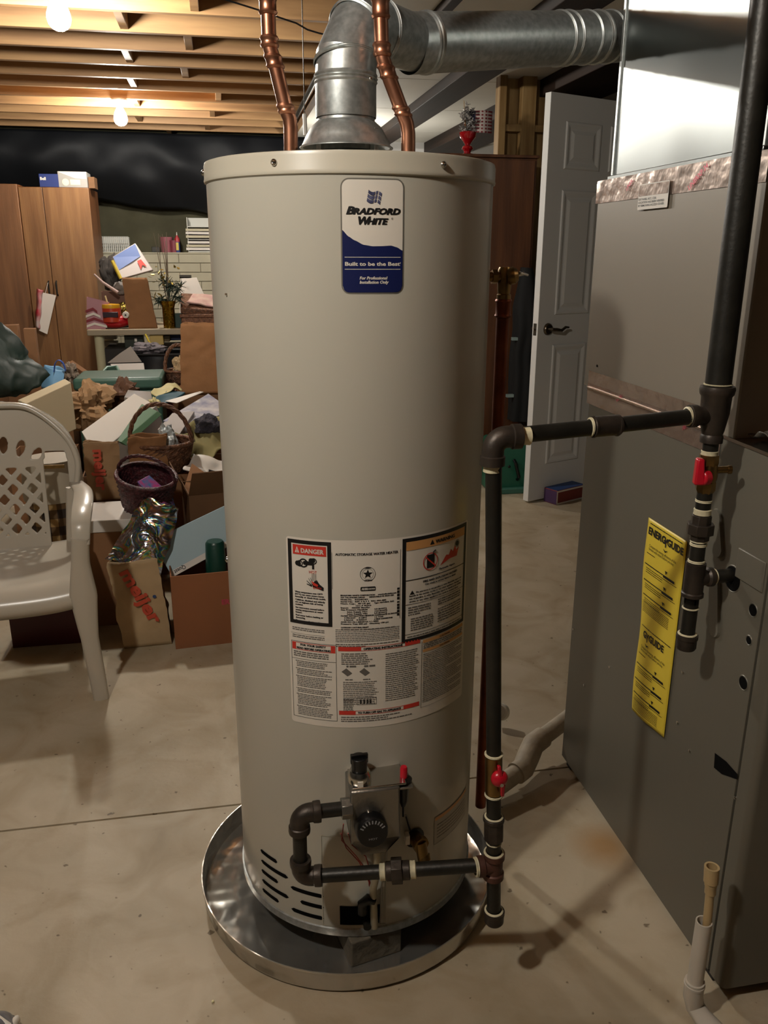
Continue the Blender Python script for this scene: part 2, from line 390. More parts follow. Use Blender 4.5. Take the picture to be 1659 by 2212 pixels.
# thin dark pipe and a white stub beside the panels
prop(MB().tube([(0.60, 3.0, ZC-0.03), (0.62, 5.6, ZC-0.03), (0.64, YF, ZC-0.03)], 0.016).build('conduit', M_BLK), 'thin dark conduit running along the joists beside the white ceiling panels', 'conduit')
p0, p1 = ay(658, 246, 3.4), ay(660, 292, 3.4)
wst = thing('plastic_hanger', 'short white plastic tube hanging left of the flue above the heater', 'tube', tuple(p0))
MB().cyl(p0+Vector((0,0,0)), p1, 0.0075, n=14).build('tube', mat('white_plastic', '#e6e2da', 0.35), wst)
MB().cyl(p0, (p0.x, p0.y, ZC), 0.0018, n=8).build('wire', M_BLK, wst)

# ------------------------------------------------------------------ bulbs
M_BULB = mat('lit_bulb_glass', '#ffffff', 0.3, emis=BULB_COL, estr=BULB_E)
M_PORC = mat('white_porcelain', '#cfcabf', 0.3)
for i, (x, y) in enumerate(BULBS):
    zc = ZC
    b = thing('ceiling_bulb', ('lit bare bulb in a lampholder nearest the wall behind the camera', 'lit bare bulb at the top left, nearer of the two under the joists', 'lit bare bulb farther away, above the wardrobe and the pile')[i], 'light bulb', (x, y, zc), group='bare bulbs')
    yy = y
    MB().lathe((x, yy, zc), [(0, 0), (0.055, 0), (0.055, -0.010), (0.036, -0.022), (0.030, -0.040), (0, -0.040)], 32).build('lampholder', M_PORC, b)
    prof = [(0.0, -0.176), (0.016, -0.174), (0.032, -0.165), (0.043, -0.150), (0.0475, -0.132), (0.046, -0.114), (0.038, -0.090), (0.026, -0.066), (0.018, -0.050), (0.016, -0.038)]
    MB().lathe((x, yy, zc), prof, 28).build('bulb', M_BULB, b)

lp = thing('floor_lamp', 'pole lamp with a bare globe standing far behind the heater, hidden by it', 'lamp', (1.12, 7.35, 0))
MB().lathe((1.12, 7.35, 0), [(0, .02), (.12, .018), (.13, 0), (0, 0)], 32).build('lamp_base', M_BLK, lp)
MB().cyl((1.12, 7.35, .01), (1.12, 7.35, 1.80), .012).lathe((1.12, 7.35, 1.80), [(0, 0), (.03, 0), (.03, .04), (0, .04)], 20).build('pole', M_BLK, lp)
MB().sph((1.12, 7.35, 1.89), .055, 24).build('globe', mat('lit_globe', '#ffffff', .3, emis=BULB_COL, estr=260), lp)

# ================================================================== WATER HEATER
TX, TY, TR = 0.235, 1.577, 0.254
def tp(th, z, off=0.0):
    a = radians(th); return Vector((TX+(TR+off)*sin(a), TY-(TR+off)*cos(a), z))
DEG = TR*pi/180
def tf(off):            # arc length, height -> point on the jacket
    return lambda s, t: tp(s/DEG, t, off)
wh = thing('water_heater', 'tall cylindrical beige water heater with a brand badge, standing in a metal pan', 'water heater', (TX, TY, 0.066))
def ring(prof): return MB().lathe((TX, TY, 0), prof, 160)
ring([(TR, 0.078), (TR, 1.4985)]).build('jacket', M_TANK, wh)
ring([(TR+.0005, 1.4925), (TR+.0032, 1.4945), (TR+.0040, 1.4975), (TR+.0030, 1.5005), (TR+.0030, 1.521), (TR+.0015, 1.5262), (TR-.003, 1.5275), (TR-.006, 1.5255), (TR-.007, 1.521), (0.0, 1.521)]).build('top_cap', M_CAP, wh)
ring([(TR+.0035, 0.068), (TR+.0038, 0.0845), (TR+.0005, 0.0855), (TR-.004, 0.080), (TR-.004, 0.0665), (0, 0.0665), ]).build('base_ring', M_GALV, wh)
def screw(th, z, parent, r=0.0055, off=0.003, name='screw'):
    c = tp(th, z, off); n = (tp(th, z, 1)-tp(th, z, 0)).normalized()
    s = MB().lathe(c, [(r, 0), (r, 0.001), (r*0.85, 0.0028), (r*0.45, 0.0042), (r*.3, 0.0036), (0, 0.0034)], 16, n)
    s.build(name, M_CHROME, parent)
for th in (-35.3, 25.6, 86, -88): screw(th, 1.511, wh, off=0.003)
screw(-64, 1.313, wh, r=0.0022, off=0, name='screw')
screw(-88, 0.80, wh, r=0.006, off=0)
# side nipple covers and T&P port on the right
# vent slots: flat black patches, the shade inside is painted on
def obround(mb, fn, x0, x1, y, h, n=6):
    r = h/2; pts = [(x1-r+r*cos(a), y+r*sin(a)) for a in [(-pi/2+pi*i/n) for i in range(n+1)]]
    pts += [(x0+r+r*cos(a), y+r*sin(a)) for a in [(pi/2+pi*i/n) for i in range(n+1)]]
    # split in columns so it follows the curve
    xs = [x0+(x1-x0)*i/12 for i in range(13)]
    def hh(x):
        d = min(x-x0, x1-x); return r if d >= r else sqrt(max(0, r*r-(r-d)**2))
    vs = []; fs = []
    for x in xs: k = hh(x); vs += [fn(x, y-k), fn(x, y+k)]
    for k in range(12): fs.append((2*k, 2*k+2, 2*k+3, 2*k+1))
    mb.add(vs, fs)
for i, z in enumerate((0.203, 0.178, 0.1535, 0.129, 0.105)):
    t1 = (-47.2, -41.0)[i % 2]
    obround_m = MB(); obround(obround_m, tf(0.0006), -59.3*DEG, t1*DEG, z, 0.0095)
    obround_m.build('vent_slot', M_HOLESHADE, wh, smooth=False)
for z, a, b_ in ((0.158, -40.0, -23.3), (0.131, -35.0, -23.3), (0.104, -40.0, -23.3)):
    obround_m = MB(); obround(obround_m, tf(0.0006), a*DEG, b_*DEG, z, 0.0095); obround_m.build('vent_slot', M_HOLESHADE, wh, smooth=False)
# burner opening: flat black patch painting the shade within
q = MB(); patch(q, tf(0.0007), -16.0*DEG, 2.6*DEG, 0.094, 0.140); q.build('burner_opening', M_HOLESHADE, wh, smooth=False)
q = MB(); frame2(q, tf(0.0010), -24.2*DEG, 4.6*DEG, 0.0885, 0.305, 0.0022); q.build('access_panel', M_CAP, wh)
# sight grommet: dark elbow shape
q = MB().tube([tp(-6, 0.135, .012), tp(-6, 0.158, .014), tp(-3.5, 0.170, .015), tp(-1, 0.165, .014)], 0.010); q.build('manifold_elbow', M_BLACKPL, wh)
q = MB().cyl(tp(-4, 0.105, 0.004), tp(-4, 0.105, 0.020), 0.008); q.build('sight_glass', M_BLK, wh)

# -------- brand badge
bd = MB(); s0, s1, z0, z1 = -12.0*DEG, 10.3*DEG, 1.319, 1.488
patch(bd, tf(0.0005), s0, s1, z0, z1, 0.013); badge = bd.build('brand_badge', mat('badge_grey_border', '#8e8a80', 0.3, 0.5), wh)
bw = MB(); patch(bw, tf(0.0008), s0+.0022, s1-.0022, z0+.0022, z1-.0022, 0.011); bw.build('badge_face', M_WHITE, badge)
w = (s1-s0)-.0044; h = (z1-z0)-.0044; X0 = s0+.0022; Z0 = z0+.0022
# navy field under a wave
def wave(u):      # u 0..1, height fraction of the wave above the badge foot
    pts = [(0, .562), (.1, .505), (.2, .470), (.35, .430), (.5, .418), (.65, .420), (.8, .425), (.9, .410), (1, .380)]
    for (a, ya), (b, yb) in zip(pts, pts[1:]):
        if u <= b: t = (u-a)/(b-a); t = t*t*(3-2*t)*.5+t*.5; return ya+(yb-ya)*t
    return pts[-1][1]
nv = MB(); n = 40; vs = []; fs = []
for i in range(n+1):
    u = i/n; x = u*w; rr = 0.010; d = min(x, w-x); ins = 0 if d >= rr else rr-sqrt(max(0, rr*rr-(rr-d)**2))
    vs += [tf(0.0011)(X0+x, Z0+ins), tf(0.0011)(X0+x, Z0+h*wave(u))]
for k in range(n): fs.append((2*k, 2*k+2, 2*k+3, 2*k+1))
nv.add(vs, fs); nv.build('navy_field', M_NAVY, badge)
def BX(u): return X0+u*w
def BZ(v): return Z0+(1-v)*h
T2 = tf(0.0014)
tx = MB(); strike(tx, 'B', T2, BX(.060), BZ(.300), .0155, d=.0005, bold=.03, shear=.28, width=w*.135); strike(tx, 'RADFORD', T2, BX(.172), BZ(.300), .0122, d=.0005, bold=.03, shear=.28, width=w*.775)
strike(tx, 'W', T2, BX(.235), BZ(.388), .0155, d=.0005, bold=.03, shear=.28, width=w*.20); strike(tx, 'HITE', T2, BX(.400), BZ(.388), .0122, d=.0005, bold=.03, shear=.28, width=w*.345)
put_text(tx, '®', T2, BX(.80), BZ(.345), .0045)
tx.build('lettering', M_INK, badge, smooth=False)
tx = MB(); strike(tx, 'Built to be the Best', T2, BX(.035), BZ(.757), .0078, bold=.012, width=w*.91); put_text(tx, '®', T2, BX(.95), BZ(.738), .0030)
strike(tx, 'For Professional', T2, BX(.275), BZ(.882), .0064, bold=.006, shear=.2, width=w*.46); strike(tx, 'Installation Only', T2, BX(.275), BZ(.920), .0064, bold=.006, shear=.2, width=w*.48)
patch(tx, T2, BX(.035), BX(.965), BZ(.683), BZ(.678)); patch(tx, T2, BX(.035), BX(.965), BZ(.791), BZ(.786))
tx.build('lettering', M_WHITE, badge, smooth=False)
fg = MB()       # waving flag emblem: three stripes, each broken by paler squares
def flagf(u, v):  # u across, v down
    cx = .43+.215*u-.035*v; cz = .085+.03*u+.105*v+.012*sin(u*2*pi)
    return T2(BX(cx), BZ(cz))
for r in range(3):
    for (a, b_) in ((0, .5), (.56, .72), (.80, 1.0)):
        for k in range(4):
            u0 = a+(b_-a)*k/4; u1 = a+(b_-a)*(k+1)/4; v0 = r/3+.02; v1 = (r+1)/3-.035
            fg.add([flagf(u0, v0), flagf(u1, v0), flagf(u1, v1), flagf(u0, v1)], [(0, 1, 2, 3)])
fg.build('flag_emblem', mat('flag_print', '#1b1c3c', 0.4, col2='#5a5d78', vscale=90), badge, smooth=False)

# -------- instruction label sheet
L0, L1, B0, B1 = -36.0*DEG, 47.8*DEG, 0.545, 0.9105
ls = MB(); patch(ls, tf(0.0005), L0, L1, B0, B1, 0.006); lab = ls.build('instruction_label', M_WHITE, wh)
F1 = tf(0.0009); F2 = tf(0.0012)
blk_, red_, orr, wht, fin, txt_ = MB(), MB(), MB(), MB(), MB(), MB()
R = random.Random(3)
def D(a): return a*DEG
# DANGER panel
frame2(blk_, F1, D(-35.2), D(-17.2), .7475, .9065, .0068)
patch(red_, F1, D(-33.0), D(-19.2), .8795, .8975)
strike(wht, 'DANGER', F2, D(-29.6), .8835, .0115, bold=.018, width=D(9.3))
poly(wht, F2, [(D(-32.1), .8830), (D(-30.2), .8830), (D(-31.15), .8945)]); put_text(red_, '!', tf(.0015), D(-31.4), .8840, .009, bold=.02)
# tap drawing
put = blk_
obround(put, F1, D(-28.9), D(-24.2), .8650, .0075)
obround(put, F1, D(-32.2), D(-29.6), .8630, .0095); obround(put, F1, D(-26.4), D(-23.6), .8705, .0085)
disc(put, F1, D(-28.6), .8645, .0085, .0058); disc(put, F1, D(-30.2), .8630, .0060, .0042); disc(put, F1, D(-24.3), .8695, .0058, .0040)
patch(put, F1, D(-25.0), D(-24.1), .8545, .866)
put_text(red_, 'HOT', F2, D(-26.4), .8465, .0078, width=D(3.2))
for i in range(5): patch(fin, F1, D(-25.2+.42*i), D(-25.05+.42*i), .832+.001*(i % 2), .846)
# scalded hand
poly(put, F1, [(D(-24.9), .8210), (D(-20.5), .8150), (D(-20.4), .8215), (D(-22.0), .8270), (D(-23.2), .8350), (D(-24.0), .8330), (D(-25.0), .8270)])
for (xa, za, xb, zb) in ((-25.2, .8225, -27.4, .8260), (-25.2, .8235, -27.4, .8320), (-25.0, .8250, -26.6, .8370), (-24.6, .8265, -25.9, .8385), (-22.8, .8290, -22.9, .8390)):
    put.add([F1(D(xa), za-.0014), F1(D(xb), zb-.0006), F1(D(xb), zb+.0008), F1(D(xa), za+.0014)], [(0, 1, 2, 3)])
poly(red_, F2, [(D(-25.5), .8330), (D(-24.0), .8290), (D(-22.6), .8260), (D(-23.0), .8225), (D(-24.6), .8245)])
put_text(red_, 'BURN', F2, D(-24.8), .8180, .0055, width=D(3.3))
yy = .8075
for t in ('Water temperature over 125°F', '(51°C) can cause severe burns', 'instantly or death from scalds.', '', 'Children, disabled and elderly', 'are at highest risk of being', 'scalded.', '', 'See instruction manual before', 'setting temperature at water', 'heater.', '', 'Feel water before bathing or', 'showering.', '', 'Temperature limiting valves are', 'available, see manual.'):
    if t: strike(txt_, t, F1, D(-32.6), yy, .0042, bold=.004, width=D(12.9*len(t)/31)); yy -= .0046
    else: yy -= .0012
    
for k in range(2): dash_line(fin, F1, D(-34.3), D(-20.5), .738-.0036*k, .0018, R)
patch(fin, F1, D(-35), D(-20.3), .7280, .7284)
for k in range(2): dash_line(fin, F1, D(-34.3), D(-20.5), .7235-.0036*k, .0018, R)
# middle rating plate
strike(txt_, 'AUTOMATIC STORAGE WATER HEATER', F1, D(-15.6), .8825, .0066, width=D(24.8))
patch(fin, F1, D(-17.0), D(-16.85), .820, .888); patch(fin, F1, D(10.1), D(10.25), .758, .889)
disc(blk_, F1, D(-3.0), .8480, .0135, .0128, 36); disc(blk_, F1, D(-3.0), .8480, .0100, .0096, 36)
poly(blk_, F1, [(D(-3.0)+r*cos(pi/2+k*pi/5), .8480+r*sin(pi/2+k*pi/5)) for k in range(10) for r in ((.0088 if k % 2 == 0 else .0038),)])
strike(txt_, 'DESIGN', F1, D(-4.1), .8585, .003); strike(txt_, 'CERTIFIED', F1, D(-4.4), .8350, .003)
patch(blk_, F1, D(-5.9), D(0.1), .8165, .8245, .002); strike(wht, 'AHRI', F2, D(-5.4), .8185, .0055, bold=.02, width=D(2.4)); strike(wht, 'CERTIFIED', F2, D(-2.8), .8190, .0036, width=D(2.6))
yy = .8105
mono = [(-13.8, 'BRADFORD WHITE CORPORATION', 13.5), (1.0, 'www.bradfordwhite.com', 7.5), None, (-13.8, '725 TALAMORE DRIVE', 9.5), (-2.5, 'MIDDLEVILLE MI 49333 USA', 10), None,
        (-13.8, 'Model No.', 4.5), (-8.2, 'RG240T6N', 5), None, (-13.8, 'Serial No.', 4.8), (-8.2, 'SK1211', 5.5), (-1.8, 'P/N -006-889', 6), None,
        (-13.8, 'Nom. Cap.:  40 US gal', 11.5), (-.5, 'Type: NATURAL GAS', 8), None, (-8, '151.4 liters', 6), None, (-13.8, 'Input:   40000 Btu/hr', 11.5), None,
        (-13.8, 'Gas Pressure Manifold', 10.5), (-.5, '4.0 (inWC)', 5), None, (-11.3, 'Inlet Supply Max', 8), (-.5, '14.0 (inWC)', 5), None, (-11.3, 'Inlet Supply Min', 8), (-.5, '5.0 (inWC)', 5), None,
        (-13.8, 'CLOSET INSTALLATION MINIMUM CLEARANCES IN INCHES', 23), None, (-12.5, '4 FRONT    0 LEFT', 9), (-.5, '12 TOP', 3.5), None, (-12.5, '0 BACK    0 RIGHT', 9), (-.5, '6 VENT CONNECTOR', 7.5), None,
        (-13.8, 'ANSI Z21.10.1-2004/CSA 4.1-2004', 15), None, (-13.8, 'Pressure: Test 300 psi   Working 150 psi', 19), None]
for e in mono:
    if e is None: yy -= .0039
    else: strike(txt_, e[1], F1, D(e[0]), yy-.003, .0036, width=D(e[2]))
yy -= .006
strike(txt_, 'CATEGORY I NATURAL DRAFT', F1, D(-13.8), yy, .0036, width=D(11)); yy -= .0038; dash_line(fin, F1, D(-13.8), D(8), yy, .0022, R)
for k in range(9): patch(blk_, F1, D(8.9), D(9.9), .7640+.0062*k, .7640+.0062*k+R.uniform(.0025, .0052))
for k in range(8): dash_line(fin, F1, D(-16.0), D(10.0), .742-.0033*k, .0013, R, .0008)
for k in range(2): dash_line(fin, F1, D(-16.0), D(10.0 if k == 0 else -4), .7130-.0036*k, .0019, R)
# WARNING panel
frame2(blk_, F1, D(11.0), D(46.6), .7075, .9070, .0068)
patch(orr, F1, D(12.7), D(45.0), .8840, .9000)
strike(blk_, 'WARNING', F2, D(26.5), .8880, .0095, d=.0006, width=D(11)); poly(blk_, F2, [(D(23.6), .8875), (D(25.8), .8875), (D(24.7), .8965)])
disc(red_, F2, D(24.0), .8560, .0165, .0146, 36)
patch(blk_, F1, D(22.2), D(26.0), .8440, .8690); blk_.tube([F1(D(25.2), .868), F1(D(25.4), .873), F1(D(26.6), .8755)], .0009, 6)
red_.add([F2(D(21.5), .8645), F2(D(21.8), .8668), F2(D(26.6), .8475), F2(D(26.3), .8452)], [(0, 1, 2, 3)])
poly(red_, F1, [(D(29.2), .8420), (D(34.5), .8500), (D(39.5), .8500), (D(40.8), .8670), (D(39.0), .8620), (D(38.2), .8720), (D(36.8), .8620), (D(35.4), .8680), (D(34.2), .8580), (D(32.6), .8600)])
disc(blk_, F1, D(39.6), .8740, .0052); disc(blk_, F1, D(39.6), .8740, .0072, .0064)
strike(txt_, 'Flammable Vapors', F1, D(28.6), .8345, .0052, width=D(9.5), shear=.15)
patch(blk_, F1, D(12.6), D(45.2), .8270, .8285)
strike(txt_, 'FIRE AND EXPLOSION HAZARD', F1, D(20.5), .8185, .0052, bold=.012, width=D(19.5)); strike(txt_, 'Can result in serious injury or death', F1, D(21.5), .8128, .0042, width=D(17.5))
poly(blk_, F1, [(D(14.4), .8000), (D(16.6), .8000), (D(15.5), .8075)])
strike(txt_, 'Do not store or use gasoline or other flammable vapors and', F1, D(17.3), .8015, .0040, width=D(26)); 
strike(txt_, 'liquids in the vicinity of this or any other appliance. Storage or', F1, D(14.2), .7960, .0040, width=D(29))
strike(txt_, 'use of gasoline or other flammable vapors or liquids in the vicinity', F1, D(14.2), .7905, .0040, width=D(29))
strike(txt_, 'of this or any other appliance can result in serious injury', F1, D(14.2), .7850, .0040, width=D(27))
patch(blk_, F1, D(12.6), D(45.2), .7810, .7818)
for k in range(4): dash_line(fin, F1, D(13.8), D(24.5-(k == 3)*5), .7735-.0046*k, .0024, R)
for k in range(3): dash_line(fin, F1, D(28.5), D(43.0), .7755-.0046*k, .0024, R)
for k in range(6): dash_line(fin, F1, D(15.0), D(26), .7500-.0044*k+.001, .0022, R)
for k in range(6): dash_line(fin, F1, D(28.5), D(43.5), .7560-.0050*k+.001, .0022, R)
for z in (.7215, ): patch(blk_, F1, D(12.6), D(45.2), z+.001, z+.0018)
for k in range(1): dash_line(fin, F1, D(13.5), D(44), .7165, .0022, R)
# lower left
frame2(blk_, F1, D(-35.0), D(-15.8), .5580, .7125, .0007)
for a, b_ in ((-34.6, -32.9), (-18.0, -16.2)): patch(red_, F1, D(a), D(b_), .6960, .7105)
for z in (.6960, .7095): patch(red_, F1, D(-34), D(-17), z, z+.001)
strike(txt_, 'FOR YOUR SAFETY', F1, D(-30.9), .7045, .0054, bold=.02, width=D(10.8)); strike(txt_, 'READ BEFORE OPERATING', F1, D(-32.6), .6978, .0054, bold=.02, width=D(14.4))
for k in range(3): dash_line(fin, F1, D(-34), D(-19), .6905-.0040*k, .0022, R)
patch(blk_, F1, D(-35), D(-15.8), .6775, .6781)
yy = .6725
for n_ in (4, 4, 7, 3, 7, 6):
    for k in range(n_): dash_line(fin, F1, D(-33.3+(.5 if k else 0)), D(R.uniform(-21, -17.6)), yy, .0016, R); yy -= .0033
    yy -= .0020
# operating instructions
for z, t, a in ((.7010, 'OPERATING INSTRUCTIONS', -4.8), (.5720, 'TO TURN OFF GAS TO APPLIANCE', -7.2)):
    patch(red_, F1, D(-15.0), D(a-1), z, z+.0085); patch(red_, F1, D(a+17.4 if z > .6 else a+19.4), D(19.6), z, z+.0085)
    strike(txt_, t, F1, D(a), z+.0018, .0058, bold=.02, width=D(16.2 if z > .6 else 18.2)); patch(red_, F1, D(-15), D(19.6), z, z+.0008); patch(red_, F1, D(-15), D(19.6), z+.0077, z+.0085)
for k in range(6): dash_line(fin, F1, D(-13.8), D(R.uniform(-4, -1)), .6945-.0040*k, .0021, R)
for cx_ in (-11.8, -4.6):       # little dial sketches
    poly(fin, F1, [(D(cx_-2), .660), (D(cx_+.4), .651), (D(cx_+2.4), .657), (D(cx_), .667)]); dash_line(fin, F1, D(cx_), D(cx_+4.5), .669, .0035, R)
    dash_line(fin, F1, D(cx_-.5), D(cx_+2.6), .643, .002, R)
for k in range(13): dash_line(fin, F1, D(-13.2), D(R.uniform(-1.2, 1.4)), .6380-.0037*k, .0016, R)
for k in range(8): dash_line(fin, F1, D(-13.2), D(-9), .5980-.0033*k+.005, .0019, R)
frame2(fin, F1, D(-7.6), D(.5), .5920, .6070, .0006)
for a in (-6.4, -5.0, -3.6, -2.4): patch(blk_, F1, D(a), D(a+.7), .5945, .6035)
for k in range(24): dash_line(fin, F1, D(4.2), D(R.uniform(17.0, 19.4)), .6900-.0041*k, .0017, R)
for k in range(3): dash_line(fin, F1, D(-14.2), D(R.uniform(5, 19)), .5660-.0042*k, .0021, R)
# right dense column
patch(fin, F1, D(20.4), D(20.6), .566, .7030); patch(fin, F1, D(20.4), D(46.3), .5655, .5660)
patch(orr, F1, D(21.0), D(46.0), .6985, .7050); patch(orr, F1, D(21.0), D(46.0), .6800, .6855)
for z in (.7000, .6810): strike(txt_, 'CAUTION', F2, D(30), z, .004, width=D(6))
for k in range(3): dash_line(fin, F1, D(21.3), D(45.5), .6945-.0037*k, .0021, R)
for k in range(27): dash_line(fin, F1, D(21.3), D(45.8-(k % 4 == 3)*R.uniform(3, 12)), .6745-.0038*k, .0015, R, .0009)
txt_.build('small_print', mat('text_ink', '#262223', .6), lab, smooth=False)
blk_.build('black_print', M_INK, lab, smooth=False); red_.build('red_print', M_REDINK, lab, smooth=False)
orr.build('orange_print', M_ORINK, lab, smooth=False); wht.build('white_print', M_WHITE, lab, smooth=False); fin.build('fine_print', M_INKG, lab, smooth=False)
# small caution label low on the right
cl2 = MB(); patch(cl2, tf(0.0005), D(29.6), D(58), .237, .303, .002); c2 = cl2.build('caution_label', mat('clear_grey_label', '#a39c8e', 0.4), wh)
q = MB(); frame2(q, F1, D(29.6), D(58), .237, .303, .0007)
for k in range(5): dash_line(q, F1, D(31.5), D(56), .280-.0075*k, .0016, R)
q.build('fine_print', M_INKG, c2, smooth=False)
q = MB(); patch(q, F1, D(30.2), D(57.5), .2935, .3010); q.build('orange_print', M_ORINK, c2, smooth=False)

# -------- gas control valve
def vb(a, b): return [min(a[i], b[i]) for i in range(3)], [max(a[i], b[i]) for i in range(3)]
VY = 1.262
A = ay(757, 1712, VY); Bq = ay(868, 1848, VY)
gv = MB()
x0, x1_, zt, zb = A.x, Bq.x-.004, A.z, Bq.z
gv.box((x0, VY, zb+.045), (x1_, TY-TR+.02, zt))
gv.add([(x0, VY, zb+.045), (x1_, VY, zb+.045), (x1_, TY-TR+.01, zb+.045), (x0, TY-TR+.01, zb+.045), (x0+.022, VY+.012, zb), (x1_-.022, VY+.012, zb), (x1_-.022, TY-TR+.01, zb), (x0+.022, TY-TR+.01, zb)], [(0, 1, 5, 4), (1, 2, 6, 5), (2, 3, 7, 6), (3, 0, 4, 7), (4, 5, 6, 7)])
gvo = gv.build('gas_valve', M_VALVE, wh, bevel=0.004)
MB().box((x0+.004, VY+.004, zt), (x1_+.012, TY-TR+.02, zt+.004)).build('valve_top_plate', M_CHROME, gvo, bevel=0.0015)
kc = Vector((x0+.021, VY+.030, zt))
MB().lathe(kc, [(.020, .0), (.022, .006), (.0215, .018), (.017, .026), (.0, .026)], 28).build('valve_dial_collar', M_CHROME, gvo)
kn = MB(); R2 = [(.0145 if k % 2 else .0165) for k in range(24)]
kn.tube([kc+Vector((0, 0, .016)), kc+Vector((0, 0, .052))], [.0135, .0155], 24); kn.box((kc.x-.016, kc.y-.0035, kc.z+.040), (kc.x+.016, kc.y+.0035, kc.z+.058)); kn.build('valve_knob', M_BLACKPL, gvo, bevel=0.001)
MB().box((kc.x-.0065, kc.y-.0235, kc.z+.004), (kc.x+.0035, kc.y-.0205, kc.z+.014)).build('valve_mark', M_WHITE, gvo)
# temperature dial
dc = ay(805, 1800, VY-.03); dn = Vector((0, -1, .12)).normalized()
MB().lathe(dc-dn*.028, [(.0, .030), (.0265, .030), (.0285, .027), (.0300, .018), (.0300, .004), (.024, .0)], 40, dn).build('temperature_dial', M_BLACKPL, gvo)
tk = MB(); e1 = Vector((1, 0, 0)); e2 = dn.cross(e1)*-1
df = lambda s, t: dc+dn*.0024+e1*s+e2*(-t if e2.z < 0 else t)
for k in range(9):
    a = radians(30+15*k); r0_, r1_ = .0190, .0258; wd = .0012
    tk.add([df(cos(a)*r0_-sin(a)*wd, sin(a)*r0_+cos(a)*wd), df(cos(a)*r1_-sin(a)*wd, sin(a)*r1_+cos(a)*wd), df(cos(a)*r1_+sin(a)*wd, sin(a)*r1_-cos(a)*wd), df(cos(a)*r0_+sin(a)*wd, sin(a)*r0_-cos(a)*wd)], [(0, 1, 2, 3)])
put_text(tk, 'HOT', df, -.008, -.012, .0055, width=.016)
tk.build('dial_marks', mat('dial_grey_print', '#8d8d8d', 0.5), gvo, smooth=False)
MB().lathe(ay(797, 1755, VY)-Vector((0, .008, 0)), [(0, 0), (.006, 0), (.007, .004), (.007, .012)], 16, (0, 1, 0)).build('valve_port', M_CHROME, gvo)
MB().lathe(ay(818, 1768, VY)-Vector((0, .006, 0)), [(0, 0), (.004, 0), (.005, .004), (.005, .012)], 16, (0, 1, 0)).build('valve_port', M_CHROME, gvo)
# igniter push button at the right
ic = ay(872, 1682, VY+.025)
ig = MB().box((x1_-.002, VY+.004, zt-.010), (ic.x+.014, VY+.050, zt-.006)); igo = ig.build('igniter_bracket', M_VALVE, gvo, bevel=.001)
MB().lathe((ic.x, ic.y, ic.z), [(0, -.062), (.004, -.060), (.0095, -.045), (.0105, -.012), (.0155, -.010), (.0155, .000), (.009, .004), (0, .004)], 24).build('igniter_body', M_BLACKPL, igo)
MB().lathe((ic.x, ic.y, ic.z), [(.0070, 0), (.0070, .022), (.0055, .026), (0, .026)], 20).build('igniter_button', M_RED, igo)
MB().tube([ic+Vector((0, 0, -.058)), ic+Vector((.001, .004, -.085)), ic+Vector((.012, .030, -.105)), tp(16, .30, .003)], .0022, 10).build('igniter_wire', M_BLACKPL, gvo)
# pilot and burner tubes, red wires down to the burner door
MB().tube([ay(815, 1830, VY+.02), ay(815, 1880, VY+.03), tp(-1.5, .19, .014), tp(-1, .100, .016)], .0075, 14).build('burner_tube', mat('pale_aluminium_tube', '#a9a18c', .4, .6), wh)
MB().tube([ay(836, 1825, VY+.04), ay(833, 1865, VY+.05), tp(2.5, .19, .008), tp(1.8, .10, .008)], .0020, 10).build('pilot_tube', M_VALVE, wh)
for pts in (((742, 1780, .0), (738, 1815, .03), (770, 1850, .045), (795, 1885, .05), (806, 1940, .075), (812, 1972, .078)),
            ((752, 1800, .0), (760, 1825, .04), (790, 1850, .05), (802, 1890, .055), (820, 1920, .07), (826, 1972, .078)),
            ((736, 1800, .02), (748, 1832, .05), (776, 1862, .055), (797, 1905, .06), (800, 1975, .078))):
    MB().tube([ay(u, v, VY+d) for u, v, d in pts], .0011, 8).build('thermocouple_wire', mat('red_wire', '#8c2a1e', .5), wh)
# drain valve
dcn = tp(18.3, .280, 0); dnr = (tp(18.3, 0, 1)-tp(18.3, 0, 0)).normalized()
dv = MB(); dv.cyl(dcn, dcn+dnr*.022, .014); dv.cyl(dcn+dnr*.020, dcn+dnr*.030, .017, n=8)
dv.cyl(dcn+dnr*.024+Vector((0, 0, .006)), dcn+dnr*.024+Vector((.006, -.006, -.034)), .0115)
dv.lathe(dcn+dnr*.024+Vector((.007, -.007, -.030)), [(.0125, -.008), (.0125, .004), (.008, .004), (.008, -.008)], 24, (.1, -.5, -.85), closed_prof=True)
dvo = dv.build('drain_valve', M_BRASS, wh, bevel=.0008)
MB().cyl(dcn+dnr*.002, dcn+dnr*.004, .021).build('escutcheon', M_BLACKPL, dvo)
MB().box((dcn.x-.022, dcn.y-.026, dcn.z+.004), (dcn.x-.014, dcn.y-.012, dcn.z+.024), Matrix.Rotation(0, 4, 'Z')).build('drain_tag', M_WHITE, dvo)

